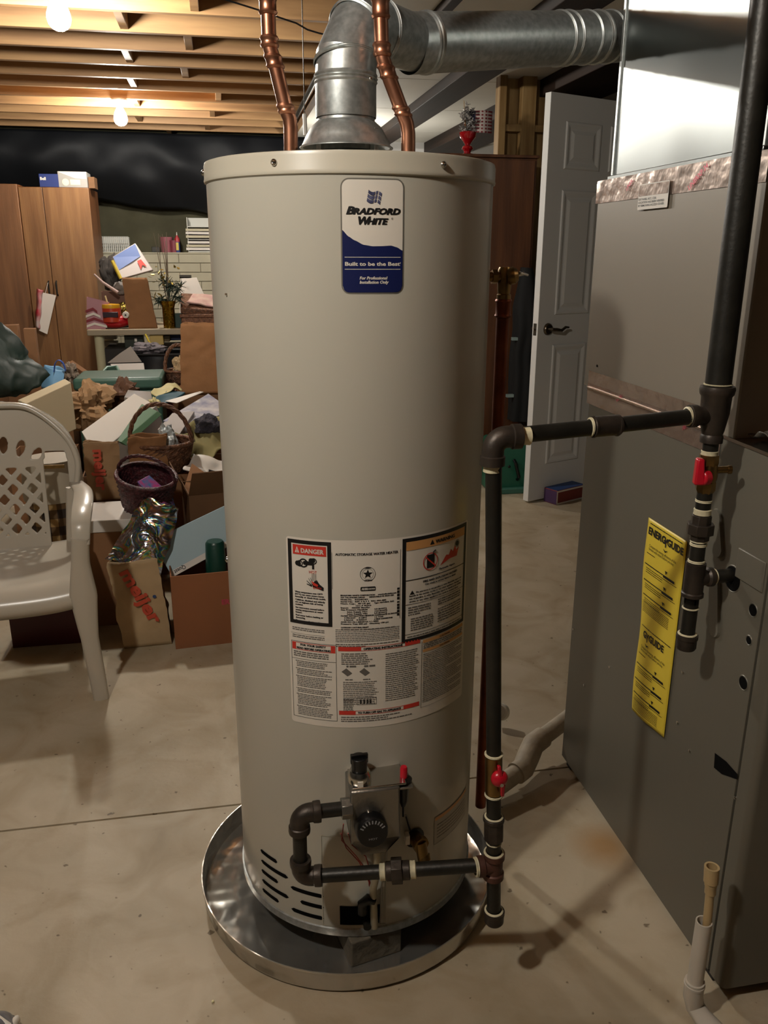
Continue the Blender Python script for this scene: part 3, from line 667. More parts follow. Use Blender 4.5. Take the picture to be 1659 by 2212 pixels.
# -------- draft hood
HC = Vector((TX-.007, TY, 0))
hd = MB().lathe(HC, [(.0495, 1.612), (.0505, 1.600), (.062, 1.590), (.072, 1.574), (.0785, 1.560), (.0825, 1.5575), (.0825, 1.5560), (.077, 1.5565), (.060, 1.585), (.0485, 1.598)], 72)
hdo = hd.build('draft_hood', M_GALV, wh)
for a in (-45-10, 45, 135, 225-10):
    c, s = cos(radians(a-90)), sin(radians(a-90))
    p = HC+Vector((c*.064, s*.064, 0)); t = Vector((-s, c, 0))*.0055
    MB().slab([p-t+Vector((0, 0, 1.520)), p+t+Vector((0, 0, 1.520)), p+t+Vector((0, 0, 1.585)), p-t+Vector((0, 0, 1.585))], Vector((c, s, 0))*.0016).build('hood_leg', M_GALV, hdo)
MB().lathe(HC, [(.052, 1.520), (.052, 1.552), (.048, 1.552), (.048, 1.520)], 48).build('flue_collar', mat('dark_flue_baffle', '#2d3230', .5, .6), wh)

# ================================================================== FLUE
fl_ = thing('flue_pipe', 'galvanised round flue pipe rising from the draft hood and bending right to the duct', 'flue pipe', tuple(HC+Vector((0, 0, 1.60))))
FR = .0525
c0 = HC+Vector((0, 0, 1.605)); c1 = HC+Vector((0, 0, ay(748, 172, TY).z))
MB().tube([c0, c0+Vector((0, 0, .004)), c1], [FR, FR+.0005, FR+.0005], 64, caps=False).build('vertical_section', M_GALV, fl_)
def bead(parent, c, axis, r, name='joint_band', w=.004, mt=None):
    MB().lathe(c, [(r, -w*2.2), (r+.0022, -w*1.4), (r+.0006, -w*.6), (r+.0028, 0), (r+.0006, w*.6), (r+.0022, w*1.4), (r, w*2.2)], 64, axis).build(name, mt or M_GALV, parent)
bead(fl_, c1, (0, 0, 1), FR+.0004)
e_end = ay(893, 94, 1.715); h1 = ay(1340, 79, 1.985); hz_dir = (h1-e_end).normalized(); FR = .0512
# gored elbow: straight segments with mitre beads
seg = [c1, c1+Vector((.004, -.003, .050)), c1+Vector((.040, -.030, .104)), e_end-hz_dir*.012]
g0 = MB().tube([seg[0], seg[1]], [FR+.001, FR+.001], 64, caps=False)
hv = Vector((e_end.x-c1.x, e_end.y-c1.y, 0)).normalized(); RB = e_end.z-c1.z
arcp = [c1+hv*(RB-RB*cos(t))+Vector((0, 0, RB*sin(t))) for t in (0, radians(30), radians(60), radians(90))]
pts = [arcp[0], c1+hv*(RB*.02)+Vector((0, 0, RB*.32)), c1+hv*(RB*.36)+Vector((0, 0, RB*.86)), c1+hv*(RB*.98)+Vector((0, 0, RB)), e_end]
el = MB().tube([pts[0], pts[1], pts[2], pts[3], pts[4]], [.0530, .0532, .0530, .0510, .0480], 64, caps=False); el.build('elbow', M_GALV, fl_, ang=20)
for k in (1, 2, 3):
    d = (pts[k+1]-pts[k-1]).normalized(); bead(fl_, pts[k], d, (.0538, .0538, .0520)[k-1], 'elbow_bead', .0022)
MB().tube([e_end-hz_dir*.012, h1], [FR+.001, FR+.001], 64, caps=False).build('horizontal_section', M_GALV, fl_)
bead(fl_, e_end+hz_dir*.030, hz_dir, FR+.001)
MB().tube([h1, h1+hz_dir*.12, h1+hz_dir*.20+Vector((.05, .05, .02)), h1+hz_dir*.75+Vector((.2, .1, .06))], FR, 64).build('rear_section', M_GALV, fl_, ang=20)
for u_, w_ in ((1205, .0022), (1222, .0022), (1262, .0018), (1286, .0034), (1312, .0018)):
    t_ = (u_-893)/(1340-893)*1.0; D0 = (e_end-CAM).dot(FW); D1 = (h1-CAM).dot(FW); t_ = t_*D0/(D1*(1-t_)+D0*t_)
    bead(fl_, e_end+(h1-e_end)*t_, hz_dir, FR+.0006, 'elbow_bead', w_)
screwp = ay(756, 262, TY-.05)
for p in (ay(762, 266, TY-.052), ay(800, 170, TY-.055)):
    MB().sph(p, .0035, 12).build('sheet_screw', M_CHROME, fl_)

wr_ = MB().tube([ay(u, v, 1.80) for u, v in ((470, -6), (560, 22), (604, 38), (640, 50), (664, 64), (690, 72), (722, 79), (760, 60))], .0016, 8)
prop(wr_.build('black_wire', M_BLACKPL), 'thin black wire draped between the left copper line and the flue elbow', 'wire')
# ================================================================== COPPER LINES
def copper(name, label, pts, r, group):
    t = thing(name, label, 'copper pipe', tuple(pts[0]), group=group)
    MB().tube(pts, r, 28).build('pipe_run', M_COPPER, t)
    return t
def fitting(parent, a, b, r, name='coupling', mt=None):
    a = Vector(a); b = Vector(b); d = (b-a).normalized(); L = (b-a).length
    MB().lathe(a, [(r*.98, -.001), (r*1.16, 0), (r*1.30, .0035), (r*1.16, .007), (r*1.16, L-.007), (r*1.30, L-.0035), (r*1.16, L), (r*.98, L+.001)], 28, d).build(name, mt or M_COPPER, parent)
CR = .0122
for nm, lab_, px in (('copper_pipe', 'copper water line at the left of the heater top, bending up left of the flue', [(628, 335), (628, 262), (618, 238), (593, 133), (582, 100), (577, -25)]),
                     ('copper_pipe', 'copper water line at the right of the heater top, crossing in front of the flue', [(882, 335), (882, 275), (868, 240), (838, 160), (825, 118), (821, -25)])):
    yy = TY-.01 if px[0][0] < 700 else TY-.062
    P_ = [ay(u, v, yy) for u, v in px]
    P_[0].z = 1.521
    top = P_[5]+(P_[5]-P_[4])*1.5; top = Vector((top.x, top.y, ZC+.10)); P_.append(top)
    # rounded bends
    path = [P_[0], P_[1]+(P_[0]-P_[1])*.15]
    path += [P_[1]*.8+P_[2]*.2, P_[1]*.35+P_[2]*.65, P_[2]*.85+P_[3]*.15, P_[3]*.85+P_[2]*.15, P_[3]*.6+P_[4]*.4, P_[4]*.8+P_[3]*.2, P_[4]*.85+P_[5]*.15, P_[5], P_[6]]
    t = copper(nm, lab_, path, CR, 'copper lines over the heater')
    up = lambda a, b, f: a+(b-a)*f
    fitting(t, P_[0]+Vector((0, 0, .004)), P_[0]+Vector((0, 0, .020)), CR*1.12, 'nipple_collar')
    fitting(t, up(P_[2], P_[1], .35), up(P_[2], P_[3], .12), CR, 'elbow_fitting')
    fitting(t, up(P_[3], P_[2], .14), up(P_[3], P_[4], .45), CR, 'elbow_fitting')
    fitting(t, up(P_[4], P_[3], .10), up(P_[4], P_[5], .18), CR, 'elbow_fitting')
    fitting(t, up(P_[4], P_[5], .55), up(P_[4], P_[5], .86), CR, 'coupling')
    MB().sph(up(P_[3], P_[4], .45)+Vector((-.011, -.002, 0)), .0022, 10).build('solder_drip', M_SOLDER, t)
# relief valve on the right of the jacket with its discharge tube
rv = thing('relief_valve', 'brass relief valve with a chrome lever on the right side of the heater', 'valve', tuple(ay(1090, 600, 1.60)))
a = ay(1058, 598, 1.60); b = ay(1080, 598, 1.60)
c = ay(1090, 600, 1.60)
MB().cyl((TX+TR-.01, 1.60, a.z), (c.x, c.y, a.z), .0095).cyl((a.x+.004, 1.60, a.z), (a.x+.014, 1.60, a.z), .014, n=6).build('inlet_nipple', M_BRASS, rv)
MB().lathe((c.x, c.y, c.z), [(0, .020), (.011, .020), (.0135, .014), (.0135, -.020), (.012, -.030), (.014, -.032), (.014, -.042), (0, -.042)], 28).build('valve_body', M_BRASS, rv)
q0 = c+Vector((.004, -.004, .002)); q1 = c+Vector((.024, -.010, .006)); qd = (q1-q0).normalized()
MB().lathe(q0, [(0, 0), (.014, 0), (.0165, .004), (.0165, .014), (.0105, .021), (0, .022)], 28, qd).build('bonnet', M_BRASS, rv)
MB().box((-.011, -.004, -.002), (.011, .004, .002), Matrix.Translation(q1+qd*.010) @ Euler((.3, .2, .4)).to_matrix().to_4x4()).cyl(q1, q1+qd*.012, .0035).build('test_lever', M_CHROME, rv, bevel=.001)
dt = thing('discharge_tube', 'copper discharge tube running down between the heater and the gas pipe', 'copper pipe', tuple(ay(1040, 1735, 1.60)))
top_ = Vector((c.x, c.y, c.z-.040)); bot_ = ay(1038, 1740, 1.62)
MB().tube([top_, bot_], .0128, 24).build('pipe_run', M_COPPERD, dt)
fitting(dt, top_, top_+(bot_-top_).normalized()*.035, .0128, 'adapter', M_COPPERD)

# ================================================================== PAN AND BRICKS
PX, PY, PR = 0.215, 1.576, 0.326
pn = MB().lathe((PX, PY, 0), [(0, .0045), (PR-.012, .0045), (PR-.004, .0075), (PR-.0015, .014), (PR+.0, .050), (PR+.0018, .0538), (PR+.0040, .0538), (PR+.0045, .0505), (PR+.0022, .049), (PR+.0005, .012), (PR-.006, .0005), (0, .0005)], 160)
prop(pn.build('drain_pan', M_ALU), 'round shallow metal drain pan on the floor under the heater', 'drain pan')
M_BRICK = mat('grey_paver', '#5e5648', .85, 0, var=.2, vscale=20, bump=.4, bscale=60)
for i, (a_, r_) in enumerate(((-96, .165), (22, .165), (140, .165))):
    c = Vector((TX+r_*cos(radians(a_)), TY+r_*sin(radians(a_)), 0))
    M = Matrix.Translation(c) @ Matrix.Rotation(radians(a_+ (18 if i == 0 else 0)), 4, 'Z')
    prop(MB().box((-.10, -.055, .0046), (.095, .055, .0660), M).build('paver_block', M_BRICK, bevel=.003), ('grey concrete paver at the front of the pan propping up the heater', 'grey concrete paver at the right rear of the pan under the heater', 'grey concrete paver at the left rear of the pan under the heater')[i], 'paver', 'pavers under the heater')

# ================================================================== GAS PIPING
GY = 1.25
gm = thing('gas_pipe', 'black iron gas piping from the ceiling past the furnace and across to the heater', 'gas pipe', (0.80, GY, 1.13))
MX = 0.80; TZ = ay(1545, 892, GY).z
r34, r114 = .0130, .0212
GD = 1.205
def pipe(a, b, r=r34, mt=None, name='pipe_length'): return MB().cyl(a, b, r, n=28).build(name, mt or M_BLK, gm)
def dope(a, d, r, L=.010): 
    d = Vector(d).normalized(); a = Vector(a)
    MB().lathe(a, [(r*.9, 0), (r*1.10, .0015), (r*1.06, L*.5), (r*1.10, L-.0015), (r*.9, L)], 24, d).build('thread_dope', M_THREAD, gm)
def hub(a, d, r, L, mt=M_FIT, name='fitting'):
    a = Vector(a); d = Vector(d).normalized()
    MB().lathe(a, [(r*.85, 0), (r*1.40, .001), (r*1.47, .004), (r*1.40, .008), (r*1.32, .012), (r*1.32, L)], 28, d).build(name, mt, gm)
def ziv(v, u=1065): return ay(u, v, GD).z
# riser
pipe((MX, GY, TZ+.025), (MX, GY, ZC-.001), r114)
# reducing tee
tee = MB().lathe((MX, GY, TZ), [(r114*.9, .046), (r114*1.30, .045), (r114*1.36, .040), (r114*1.30, .032), (r114*1.16, .028), (r114*1.12, .0), (r34*1.45, -.030), (r34*1.30, -.036), (r34*1.45, -.040), (r34*1.42, -.050), (r34*.9, -.051)], 36)
tee.lathe((MX, GY, TZ-.004), [(r34*1.25, 0), (r34*1.25, .030), (r34*1.46, .034), (r34*1.46, .046), (r34*.9, .047)], 28, (-1, 0, 0)); tee.build('reducing_tee', M_FIT, gm)
dope((MX, GY, TZ+.046), (0, 0, 1), r114, .004); dope((MX-.046, GY, TZ-.004), (-1, 0, 0), r34*1.12, .006)
# run across
EX, EZ = ay(1066, 945, GD).x, ay(1085, 944, GD).z
TZ2 = TZ-.004
cpx = ay(1306, 917, GY-.02).x; LY = lambda x: GD+(GY-GD)*(x-EX)/(MX-EX); cz = EZ+(TZ2-EZ)*(cpx-EX)/(MX-EX)
pipe((EX+.02, LY(EX+.02), EZ), (cpx, LY(cpx), cz)); pipe((cpx, LY(cpx), cz), (MX-.03, GY, TZ2))
MB().cyl((cpx-.024, LY(cpx-.024), cz), (cpx+.024, LY(cpx+.024), cz+.001), r34*1.30, n=28).lathe((cpx-.024, LY(cpx-.024), cz), [(r34*1.3, 0), (r34*1.38, .002), (r34*1.3, .006)], 28, (1, 0, 0)).lathe((cpx+.024, LY(cpx+.024), cz), [(r34*1.3, 0), (r34*1.38, -.002), (r34*1.3, -.006)], 28, (1, 0, 0)).build('coupling', M_FIT, gm)
dope((cpx-.024, LY(cpx-.024), cz), (-1, 0, 0), r34*1.1, .005)
# elbow
el_path = [Vector((EX+.040, GD, EZ))]+arc((EX+.021, GD, EZ-.021), (0, 0, 1), (-1, 0, 0), .021, 0, pi/2, 8)+[Vector((EX, GD, EZ-.038))]
MB().tube(el_path, r34*1.34, 28).lathe((EX+.040, GD, EZ), [(r34*1.2, .004), (r34*1.52, .004), (r34*1.52, -.010), (r34*1.3, -.012)], 28, (1, 0, 0)).lathe((EX, GD, EZ-.040), [(r34*1.2, -.004), (r34*1.52, -.004), (r34*1.52, .010), (r34*1.3, .012)], 28).build('elbow_fitting', M_FIT, gm)
dope((EX+.044, GD, EZ), (1, 0, 0), r34, .016); dope((EX, GD, EZ-.044), (0, 0, -1), r34, .012)
# drop at the heater
zf = ziv(1992, 1068)
DXB = ay(1067, 1985, GD).x-EX; DZB = zf-EZ
dz = lambda v: ay(1064, v, GD).z
def DP(z, y=GD): return Vector((EX+DXB*(z-EZ)/DZB, y, z))
pipe(DP(dz(1630)), DP(EZ-.03)); pipe(DP(zf+.02), DP(dz(1640)))
# gas cock with red tee handle
MB().cyl(DP(dz(1632)), DP(dz(1712)), r34*1.18).build('shutoff_body', M_BRASS, gm)
dope(DP(dz(1632)), (0, 0, 1), r34*1.15, .005); dope(DP(dz(1714)), (0, 0, -1), r34*1.15, .005)
hc = DP(dz(1668))+Vector((.004, -.020, 0))
hb = MB().sph(hc, .0155, 20, (1, .75, 1)); hb.slab([hc+Vector((-.004, -.009, .008)), hc+Vector((.004, -.009, .008)), hc+Vector((.000, -.006, .028)), hc+Vector((-.006, -.006, .028))], (0, .008, 0))
hb.slab([hc+Vector((.000, -.009, -.010)), hc+Vector((.009, -.009, -.008)), hc+Vector((.010, -.004, -.036)), hc+Vector((.004, -.004, -.037))], (0, .007, 0)); hb.build('shutoff_handle', M_RED, gm, bevel=.002)
MB().cyl(hc+Vector((0, -.013, -.004)), hc+Vector((0, -.015, -.004)), .0035).build('handle_nut', M_CHROME, gm)
# union below
MB().cyl(DP(dz(1768)), DP(dz(1812)), r34*1.42, n=8).lathe(DP(dz(1768)), [(r34*.9, .004), (r34*1.5, .003), (r34*1.5, -.004), (r34*1.3, -.006)], 28).build('union', M_FIT, gm, bevel=.001)
dope(DP(dz(1767)), (0, 0, 1), r34*1.2, .005); dope(DP(dz(1822)), (0, 0, 1), r34, .005)
# bottom tee
tz = dz(1868)
tb = MB().lathe(DP(tz), [(r34*.9, .028), (r34*1.50, .027), (r34*1.50, .016), (r34*1.28, .014), (r34*1.28, -.014), (r34*1.50, -.016), (r34*1.50, -.027), (r34*.9, -.028)], 28)
tb.lathe(DP(tz), [(r34*1.25, 0), (r34*1.25, .018), (r34*1.48, .020), (r34*1.48, .030), (r34*.9, .031)], 28, (-1, 0, 0)); tb.build('drip_tee', M_RUSTF, gm)
dope(DP(tz+.026), (0, 0, 1), r34*1.3, .004); dope(DP(tz)+Vector((-.030, 0, 0)), (-1, 0, 0), r34*1.25, .007)
MB().lathe(DP(zf), [(0, 0), (r34*1.2, 0), (r34*1.42, .004), (r34*1.42, .020), (r34*1.5, .021), (r34*1.5, .027), (r34*.9, .028)], 28).build('cap', M_FIT, gm)
dope(DP(zf+.027), (0, 0, 1), r34*1.25, .004)
# run to the heater valve
HY = 1.272
lx = ay(650, 1888, HY).x; lz = ay(662, 1892, HY).z
BXc = DP(tz).x
pipe((BXc-.02, GD+.003, tz), (lx+.02, HY-.003, lz))
ux = ay(858, 1873, 1.235).x; uz = lz+(tz-lz)*(ux-lx)/(BXc-lx); ud = (Vector((BXc, GD, tz))-Vector((lx, HY, lz))).normalized()
uc = Vector((ux, HY+(GD-HY)*(ux-lx)/(BXc-lx), uz))
MB().cyl(uc-ud*.010, uc+ud*.010, r34*1.85, n=8).cyl(uc-ud*.020, uc+ud*.024, r34*1.35, n=24).build('union', M_FIT, gm, bevel=.001)
dope(uc-ud*.020, -ud, r34*1.15, .012); dope(uc+ud*.024, ud, r34*1.15, .012)
uz2 = ay(652, 1757, HY).z; ez = uz2
def bigelbow(c, d1, d2, R_=.020):   # c corner, arms along d1 and d2
    d1 = Vector(d1); d2 = Vector(d2); pth = [c+d1*.036, c+d1*R_]
    cc = c+d1*R_+d2*R_
    pth = [c+d1*.036]+[cc-d2*R_*cos(t)-d1*R_*sin(t) for t in [pi/2*i/8 for i in range(9)]]+[c+d2*.036]
    q = MB().tube(pth, r34*1.34, 28)
    for d in (d1, d2): q.lathe(c+d*.036, [(r34*1.0, .003), (r34*1.5, .003), (r34*1.55, -.002), (r34*1.5, -.010), (r34*1.3, -.012)], 28, d)
    q.build('elbow_fitting', M_FIT, gm)
bigelbow(Vector((lx, HY, lz)), ud, (0, 0, 1)); bigelbow(Vector((lx, HY, uz2)), (1, 0, 0), (0, 0, -1))
pipe((lx, HY, lz+.03), (lx, HY, uz2-.03), r34, M_BLK); vi = ay(745, 1757, HY)
pipe((lx+.03, HY, uz2), (x0+.004, HY, uz2), r34)
MB().cyl((x0-.016, HY, uz2), (x0+.004, HY, uz2), r34*1.5, n=8).build('valve_inlet', M_VALVE, gm, bevel=.001)
# furnace drop
fz = lambda v: ay(1520, v, GY).z
pipe((MX, GY, fz(990)), (MX, GY, TZ-.045)); 
MB().lathe((MX, GY, fz(985)), [(r34*.9, .003), (r34*1.25, .002), (r34*1.3, -.012), (r34*1.15, -.018)], 8).lathe((MX, GY, fz(1022)), [(0, .022), (r34*1.05, .020), (r34*1.35, .008), (r34*1.35, -.008), (r34*1.05, -.020), (0, -.022)], 24).lathe((MX, GY, fz(1052)), [(r34*.9, .012), (r34*1.28, .010), (r34*1.28, -.004), (r34*.95, -.012)], 8).build('shutoff_body', M_BRASS, gm)
MB().cyl((MX, GY-.005, fz(1015)), (MX+.030, GY-.012, fz(1015)+.002), .0060).lathe((MX+.030, GY-.012, fz(1015)+.002), [(0, 0), (.0075, 0), (.0075, .006), (.004, .006), (.004, .001)], 20, (1, -.25, 0)).build('test_port', M_BRASS, gm)
h0 = Vector((MX-.018, GY-.010, fz(1020)))
hh = MB().cyl(h0+Vector((.014, 0, -.006)), h0+Vector((-.002, -.004, -.006)), .0135, n=20)
hh.slab([h0+Vector((-.013, -.007, .028)), h0+Vector((-.002, -.011, .028)), h0+Vector((.003, -.013, -.018)), h0+Vector((-.014, -.007, -.018))], (.004, .016, 0)); hh.build('shutoff_handle', M_RED, gm, bevel=.003)
dope((MX, GY, fz(985)), (0, 0, 1), r34, .010)
pipe((MX, GY, fz(1300)), (MX, GY, fz(1060)))
dope((MX, GY, fz(1085)), (0, 0, 1), r34, .006); dope((MX, GY, fz(1112)), (0, 0, 1), r34*1.05, .012)
MB().cyl((MX, GY, fz(1152)), (MX, GY, fz(1130)), r34*1.80, n=8).cyl((MX, GY, fz(1165)), (MX, GY, fz(1112)), r34*1.32, n=8).build('union', M_FIT, gm, bevel=.001)
for v in (1170, 1178, 1214): dope((MX, GY, fz(v)), (0, 0, 1), r34*1.05, .006)
tz3 = fz(1247)
t3 = MB().lathe((MX, GY, tz3), [(r34*.9, .030), (r34*1.36, .029), (r34*1.36, -.026), (r34*1.50, -.028), (r34*1.50, -.034), (r34*.9, -.035)], 28)
t3.lathe((MX, GY, tz3), [(r34*1.25, 0), (r34*1.1, .022), (r34*1.35, .026), (r34*1.35, .034), (r34*.8, .035)], 28, (1, 0, 0)); t3.build('drip_tee', M_FIT, gm)
pipe((MX+.03, GY, tz3), (0.885, GY, tz3), r34*.95); dope((MX+.036, GY, tz3), (1, 0, 0), r34, .005)
pipe((MX, GY, fz(1372)), (MX, GY, tz3-.02)); 
MB().lathe((MX, GY, fz(1397)), [(0, 0), (r34*1.25, 0), (r34*1.4, .004), (r34*1.4, .020), (r34*1.5, .021), (r34*1.5, .028), (r34*.9, .029)], 28).build('cap', M_FIT, gm)
dope((MX, GY, fz(1397)+.028), (0, 0, 1), r34*1.2, .004); dope((MX, GY, fz(1308)), (0, 0, -1), r34*1.05, .004)
# ================================================================== FURNACE
FX = 0.872
fn = thing('furnace', 'tall taupe steel furnace cabinet at the right with knock-out holes and gas pipe', 'furnace', (1.15, 1.5, 0))
YN, YR = 1.105, 1.903     # front and rear
def fcase(z0, z1, y0, y1, x1=1.46, r=.018):
    m = MB(); pr = [(x1, y1), (FX+.004, y1), (FX, y1-.004)]
    pr += [(FX, y0+r)]+[(FX+r-r*cos(pi/2*i/6), y0+r-r*sin(pi/2*i/6)) for i in range(1, 7)]+[(x1, y0)]
    n = len(pr); vs = [(x, y, z0) for x, y in pr]+[(x, y, z1) for x, y in pr]
    return m.add(vs, [(i, (i+1) % n, n+(i+1) % n, n+i) for i in range(n)]+[tuple(range(n)), tuple(range(n, 2*n))[::-1]])
fcase(.030, 1.066, 1.153, YR, r=.001).build('casing', M_FURN, fn)
fcase(.030, 1.060, YN, 1.150, r=.014).build('front_door', M_FURN, fn)
for x, y in ((.885, 1.865), (.885, 1.15), (1.42, 1.865), (1.42, 1.15)):
    MB().box((x, y, 0), (x+.035, y+.03, .031)).build('foot', mat('rubber_foot', '#1a1410', .8), fn, bevel=.003)
# top flange in front of the coil case
MB().slab([(FX-.002, 1.33, 1.064), (FX-.002, YN+.01, 1.060), (1.46, YN+.01, 1.060), (1.46, 1.33, 1.064)], (0, 0, .006)).build('top_flange', M_CHROME, fn)
fs_ = lambda y, z, off=.0008: Vector((FX-off, y, z))
sf = lambda off: (lambda s, t: Vector((FX-off, s, t)))       # side-face mapping: (y, z)
def fhole(u, v, ry, rz, name='knockout_hole'):
    p = ax(u, v, FX); q = MB(); poly(q, sf(.0009), [(p.y+ry*cos(2*pi*i/24), p.z+rz*sin(2*pi*i/24)) for i in range(24)]); q.build(name, M_HOLESHADE, fn, smooth=False)  # flat black disc paints the shade inside the hole
    q = MB(); vs = []
    q.lathe(p, [(ry, -.0002), (ry+.0015, .0012), (ry+.0030, -.0002)], 28, (-1, 0, 0)).build('hole_rim', M_FURN, fn)
fhole(1583, 1250, .0225, .0225); fhole(1627, 1318, .0105, .0105); fhole(1618, 1383, .0070, .0070); fhole(1606, 1475, .0115, .0115)
q = MB(); poly(q, sf(.0009), [(lambda p: (p.y, p.z))(ax(u, v, FX)) for u, v in ((1545, 1626), (1543, 1658), (1560, 1672), (1592, 1683), (1594, 1672), (1570, 1645))]); q.build('torn_knockout', M_HOLESHADE, fn, smooth=False)  # black polygon, the torn hole's inner shade as colour
for u, v in ((1317, 1441), (1475, 1452), (1464, 1561), (1490, 1622), (1589, 1723), (1239, 1359), (1262, 1480)):
    p = ax(u, v, FX); MB().lathe(p, [(.0035, 0), (.0033, .0016), (0, .0024)], 14, (-1, 0, 0)).build('screw', M_CHROME, fn)
def embos(u0, v0, u1, v1, w, name='knockout_disc', hole=False):
    a = ax(u0, v0, FX); b = ax(u1, v1, FX); n = 14
    top = [(a.y+w*cos(pi*i/n), a.z+w*sin(pi*i/n)) for i in range(n+1)]; bot = [(b.y+w*cos(pi+pi*i/n), b.z+w*sin(pi+pi*i/n)) for i in range(n+1)]
    q = MB(); pts = top+bot; inner = [(p[0]*.92+.08*(a.y+b.y)/2, p[1]*.97+.03*(a.z+b.z)/2) for p in pts]
    N_ = len(pts); F0, F1_ = sf(0), sf(.0050)
    vs = [F0(*p) for p in pts]+[F1_(*p) for p in inner]
    q.add(vs, [(i, (i+1) % N_, N_+(i+1) % N_, N_+i) for i in range(N_)]+[tuple(range(N_, 2*N_))]); q.build(name, M_FURN, fn, ang=20)
embos(1548, 1118, 1553, 1185, .017); embos(1545, 1255, 1546, 1360, .016)
q = MB(); a = ax(1598, 1182, FX); q.box((FX-.003, 1.158, a.z-.055), (FX+.001, a.y, a.z)); q.build('raised_plate', M_FURN, fn, bevel=.0025)
# coil case above, duct above that
cc = thing('coil_case', 'brown-grey coil case sitting on top of the furnace', 'furnace coil case', (1.15, 1.6, 1.07))
CYN = 1.295
MB().box((FX, CYN, 1.068), (1.46, 1.938, 1.537)).build('casing', M_COIL, cc, bevel=.003)
sd = ax(1290, 790, FX); MB().lathe(sd, [(.003, 0), (.0025, .002), (0, .0025)], 12, (-1, 0, 0)).build('screw', M_BLK, cc)
# foil tape over both joints
def tape(name, z0, z1, y0, y1, x0=FX, seed=1, mid=None):
    n = 70
    def fnn(u, v):
        y = y1+(y0-y1)*u; z = z0+(z1-z0)*v
        k = .0004*noise.noise(Vector((y*60, z*70, seed)))+.0009*max(0, noise.noise(Vector((y*25+z*18, z*10, seed+4))))
        return (x0-.0014-k-(.0020 if (mid and abs(z-mid) < .0045) else 0), y, z)
    return MB().grid(fnn, n, 14)
t1 = prop(tape('', 1.492, 1.541, 1.297, 1.945, seed=1).add([(FX-.002, 1.297, 1.492), (1.2, 1.293, 1.492), (1.2, 1.293, 1.541), (FX-.002, 1.297, 1.541)], [(0, 1, 2, 3)]).build('foil_tape', M_FOIL), 'shiny foil tape strip with red print round the top of the coil case', 'tape')
t2 = prop(tape('', 1.028, 1.108, 1.330, 1.912, seed=2, mid=1.069).build('foil_tape', M_FOIL), 'foil tape strip with faded red print over the joint between furnace and coil case', 'tape')
MB().tube([(FX-.0035, 1.335, 1.0685), (FX-.0035, 1.90, 1.0685)], .0028, 12).build('tape_ridge', mat('smooth_foil', '#d5c9c0', .12, 1), t2)
ORG[t1] = Vector((0, 0, 0)); ORG[t2] = Vector((0, 0, 0))
def tp_text(txt, u, v, size, rotd, parent, key):
    p = ax(u, v, FX); c, s = cos(radians(rotd)), sin(radians(rotd)); q = MB()
    put_text(q, txt, lambda a, b: Vector((FX-.0042, p.y-(a*c-b*s), p.z+(a*s+b*c))), 0, 0, size, bold=.03); q.build('red_print', M_TAPERED, parent, smooth=False)
tp_text('LINERXP 24', 1492, 412, .0135, 32, t1, 0); tp_text('LINER', 1357, 413, .012, 35, t1, 0)
tp_text('UL181', 1335, 868, .011, 30, t2, 0); tp_text('181', 1478, 930, .011, 30, t2, 0)
# sticker partly over the tape
st = MB(); a = ax(1386, 402, FX); b = ax(1446, 452, FX)
stf = lambda off: (lambda s, t: Vector((FX-.0052-off, a.y-s, t)))
sw = a.y-b.y
patch(st, stf(0), 0, sw, 1.468, 1.518, .003); sto = prop(st.build('paper_sticker', mat('white_sticker', '#c9c2b8', .4)), 'small white sticker with black lines stuck over the foil tape', 'sticker'); ORG[sto] = Vector((0, 0, 0))
q = MB()
for k, t in enumerate(('EXT PANEL, ACC. COIL', 'LOCATION HAS BEEN VERIFIED', 'BY REMOVING ACCESS COVER')): put_text(q, t, stf(.0006), .003, 1.4865-.0062*k, .0058, bold=.01, width=sw*(.6 if k == 0 else .86))
q.build('lettering', M_INK, sto, smooth=False)
q = MB(); patch(q, stf(.0004), .002, sw-.002, 1.4945, 1.5160, .002); q.build('clear_window', M_FOIL, sto, smooth=False)
# supply duct
du = thing('supply_duct', 'shiny galvanised rectangular duct rising from the coil case to the ceiling', 'duct', (1.15, 1.6, 1.54))
dyr, dyn = 1.886, 1.330
m_ = MB(); n = 8
vs = [(FX+.012, dyn, 1.537), (FX+.012, dyr, 1.537), (1.44, dyr, 1.537), (1.44, dyn, 1.537)]
m_.box((FX+.010, dyn, 1.537), (1.44, dyr, ZC-.002)); m_.build('duct_body', M_GALV2, du, bevel=.002)
MB().box((FX+.001, dyn-.01, 1.5375), (1.45, dyr+.012, 1.549)).build('drip_flange', M_GALV2, du, bevel=.002)
MB().box((FX+.006, dyr-.004, 1.549), (FX+.014, dyr+.006, ZC)).build('corner_seam', M_GALV, du, bevel=.001)
MB().box((FX+.006, dyn-.006, 1.549), (FX+.014, dyn+.004, ZC)).build('corner_seam', M_GALV, du, bevel=.001)
# things lying on the furnace shelf: crumpled clear wrap
def wrap(u, v):
    x = FX+.02+.35*u; y = 1.125+.16*v
    return (x, y, 1.074+.028*abs(noise.noise(Vector((x*22, y*22, 0))))+.022*abs(noise.noise(Vector((x*60, y*50, 3))))*sin(pi*v))
prop(MB().grid(wrap, 50, 24).build('plastic_wrap', mat('crumpled_grey_wrap', '#5d5850', .22, .0, var=.4, vscale=25, spec=.8), solid=.0015, ang=180), 'crumpled plastic wrap lying on the furnace shelf at the right edge', 'plastic wrap')
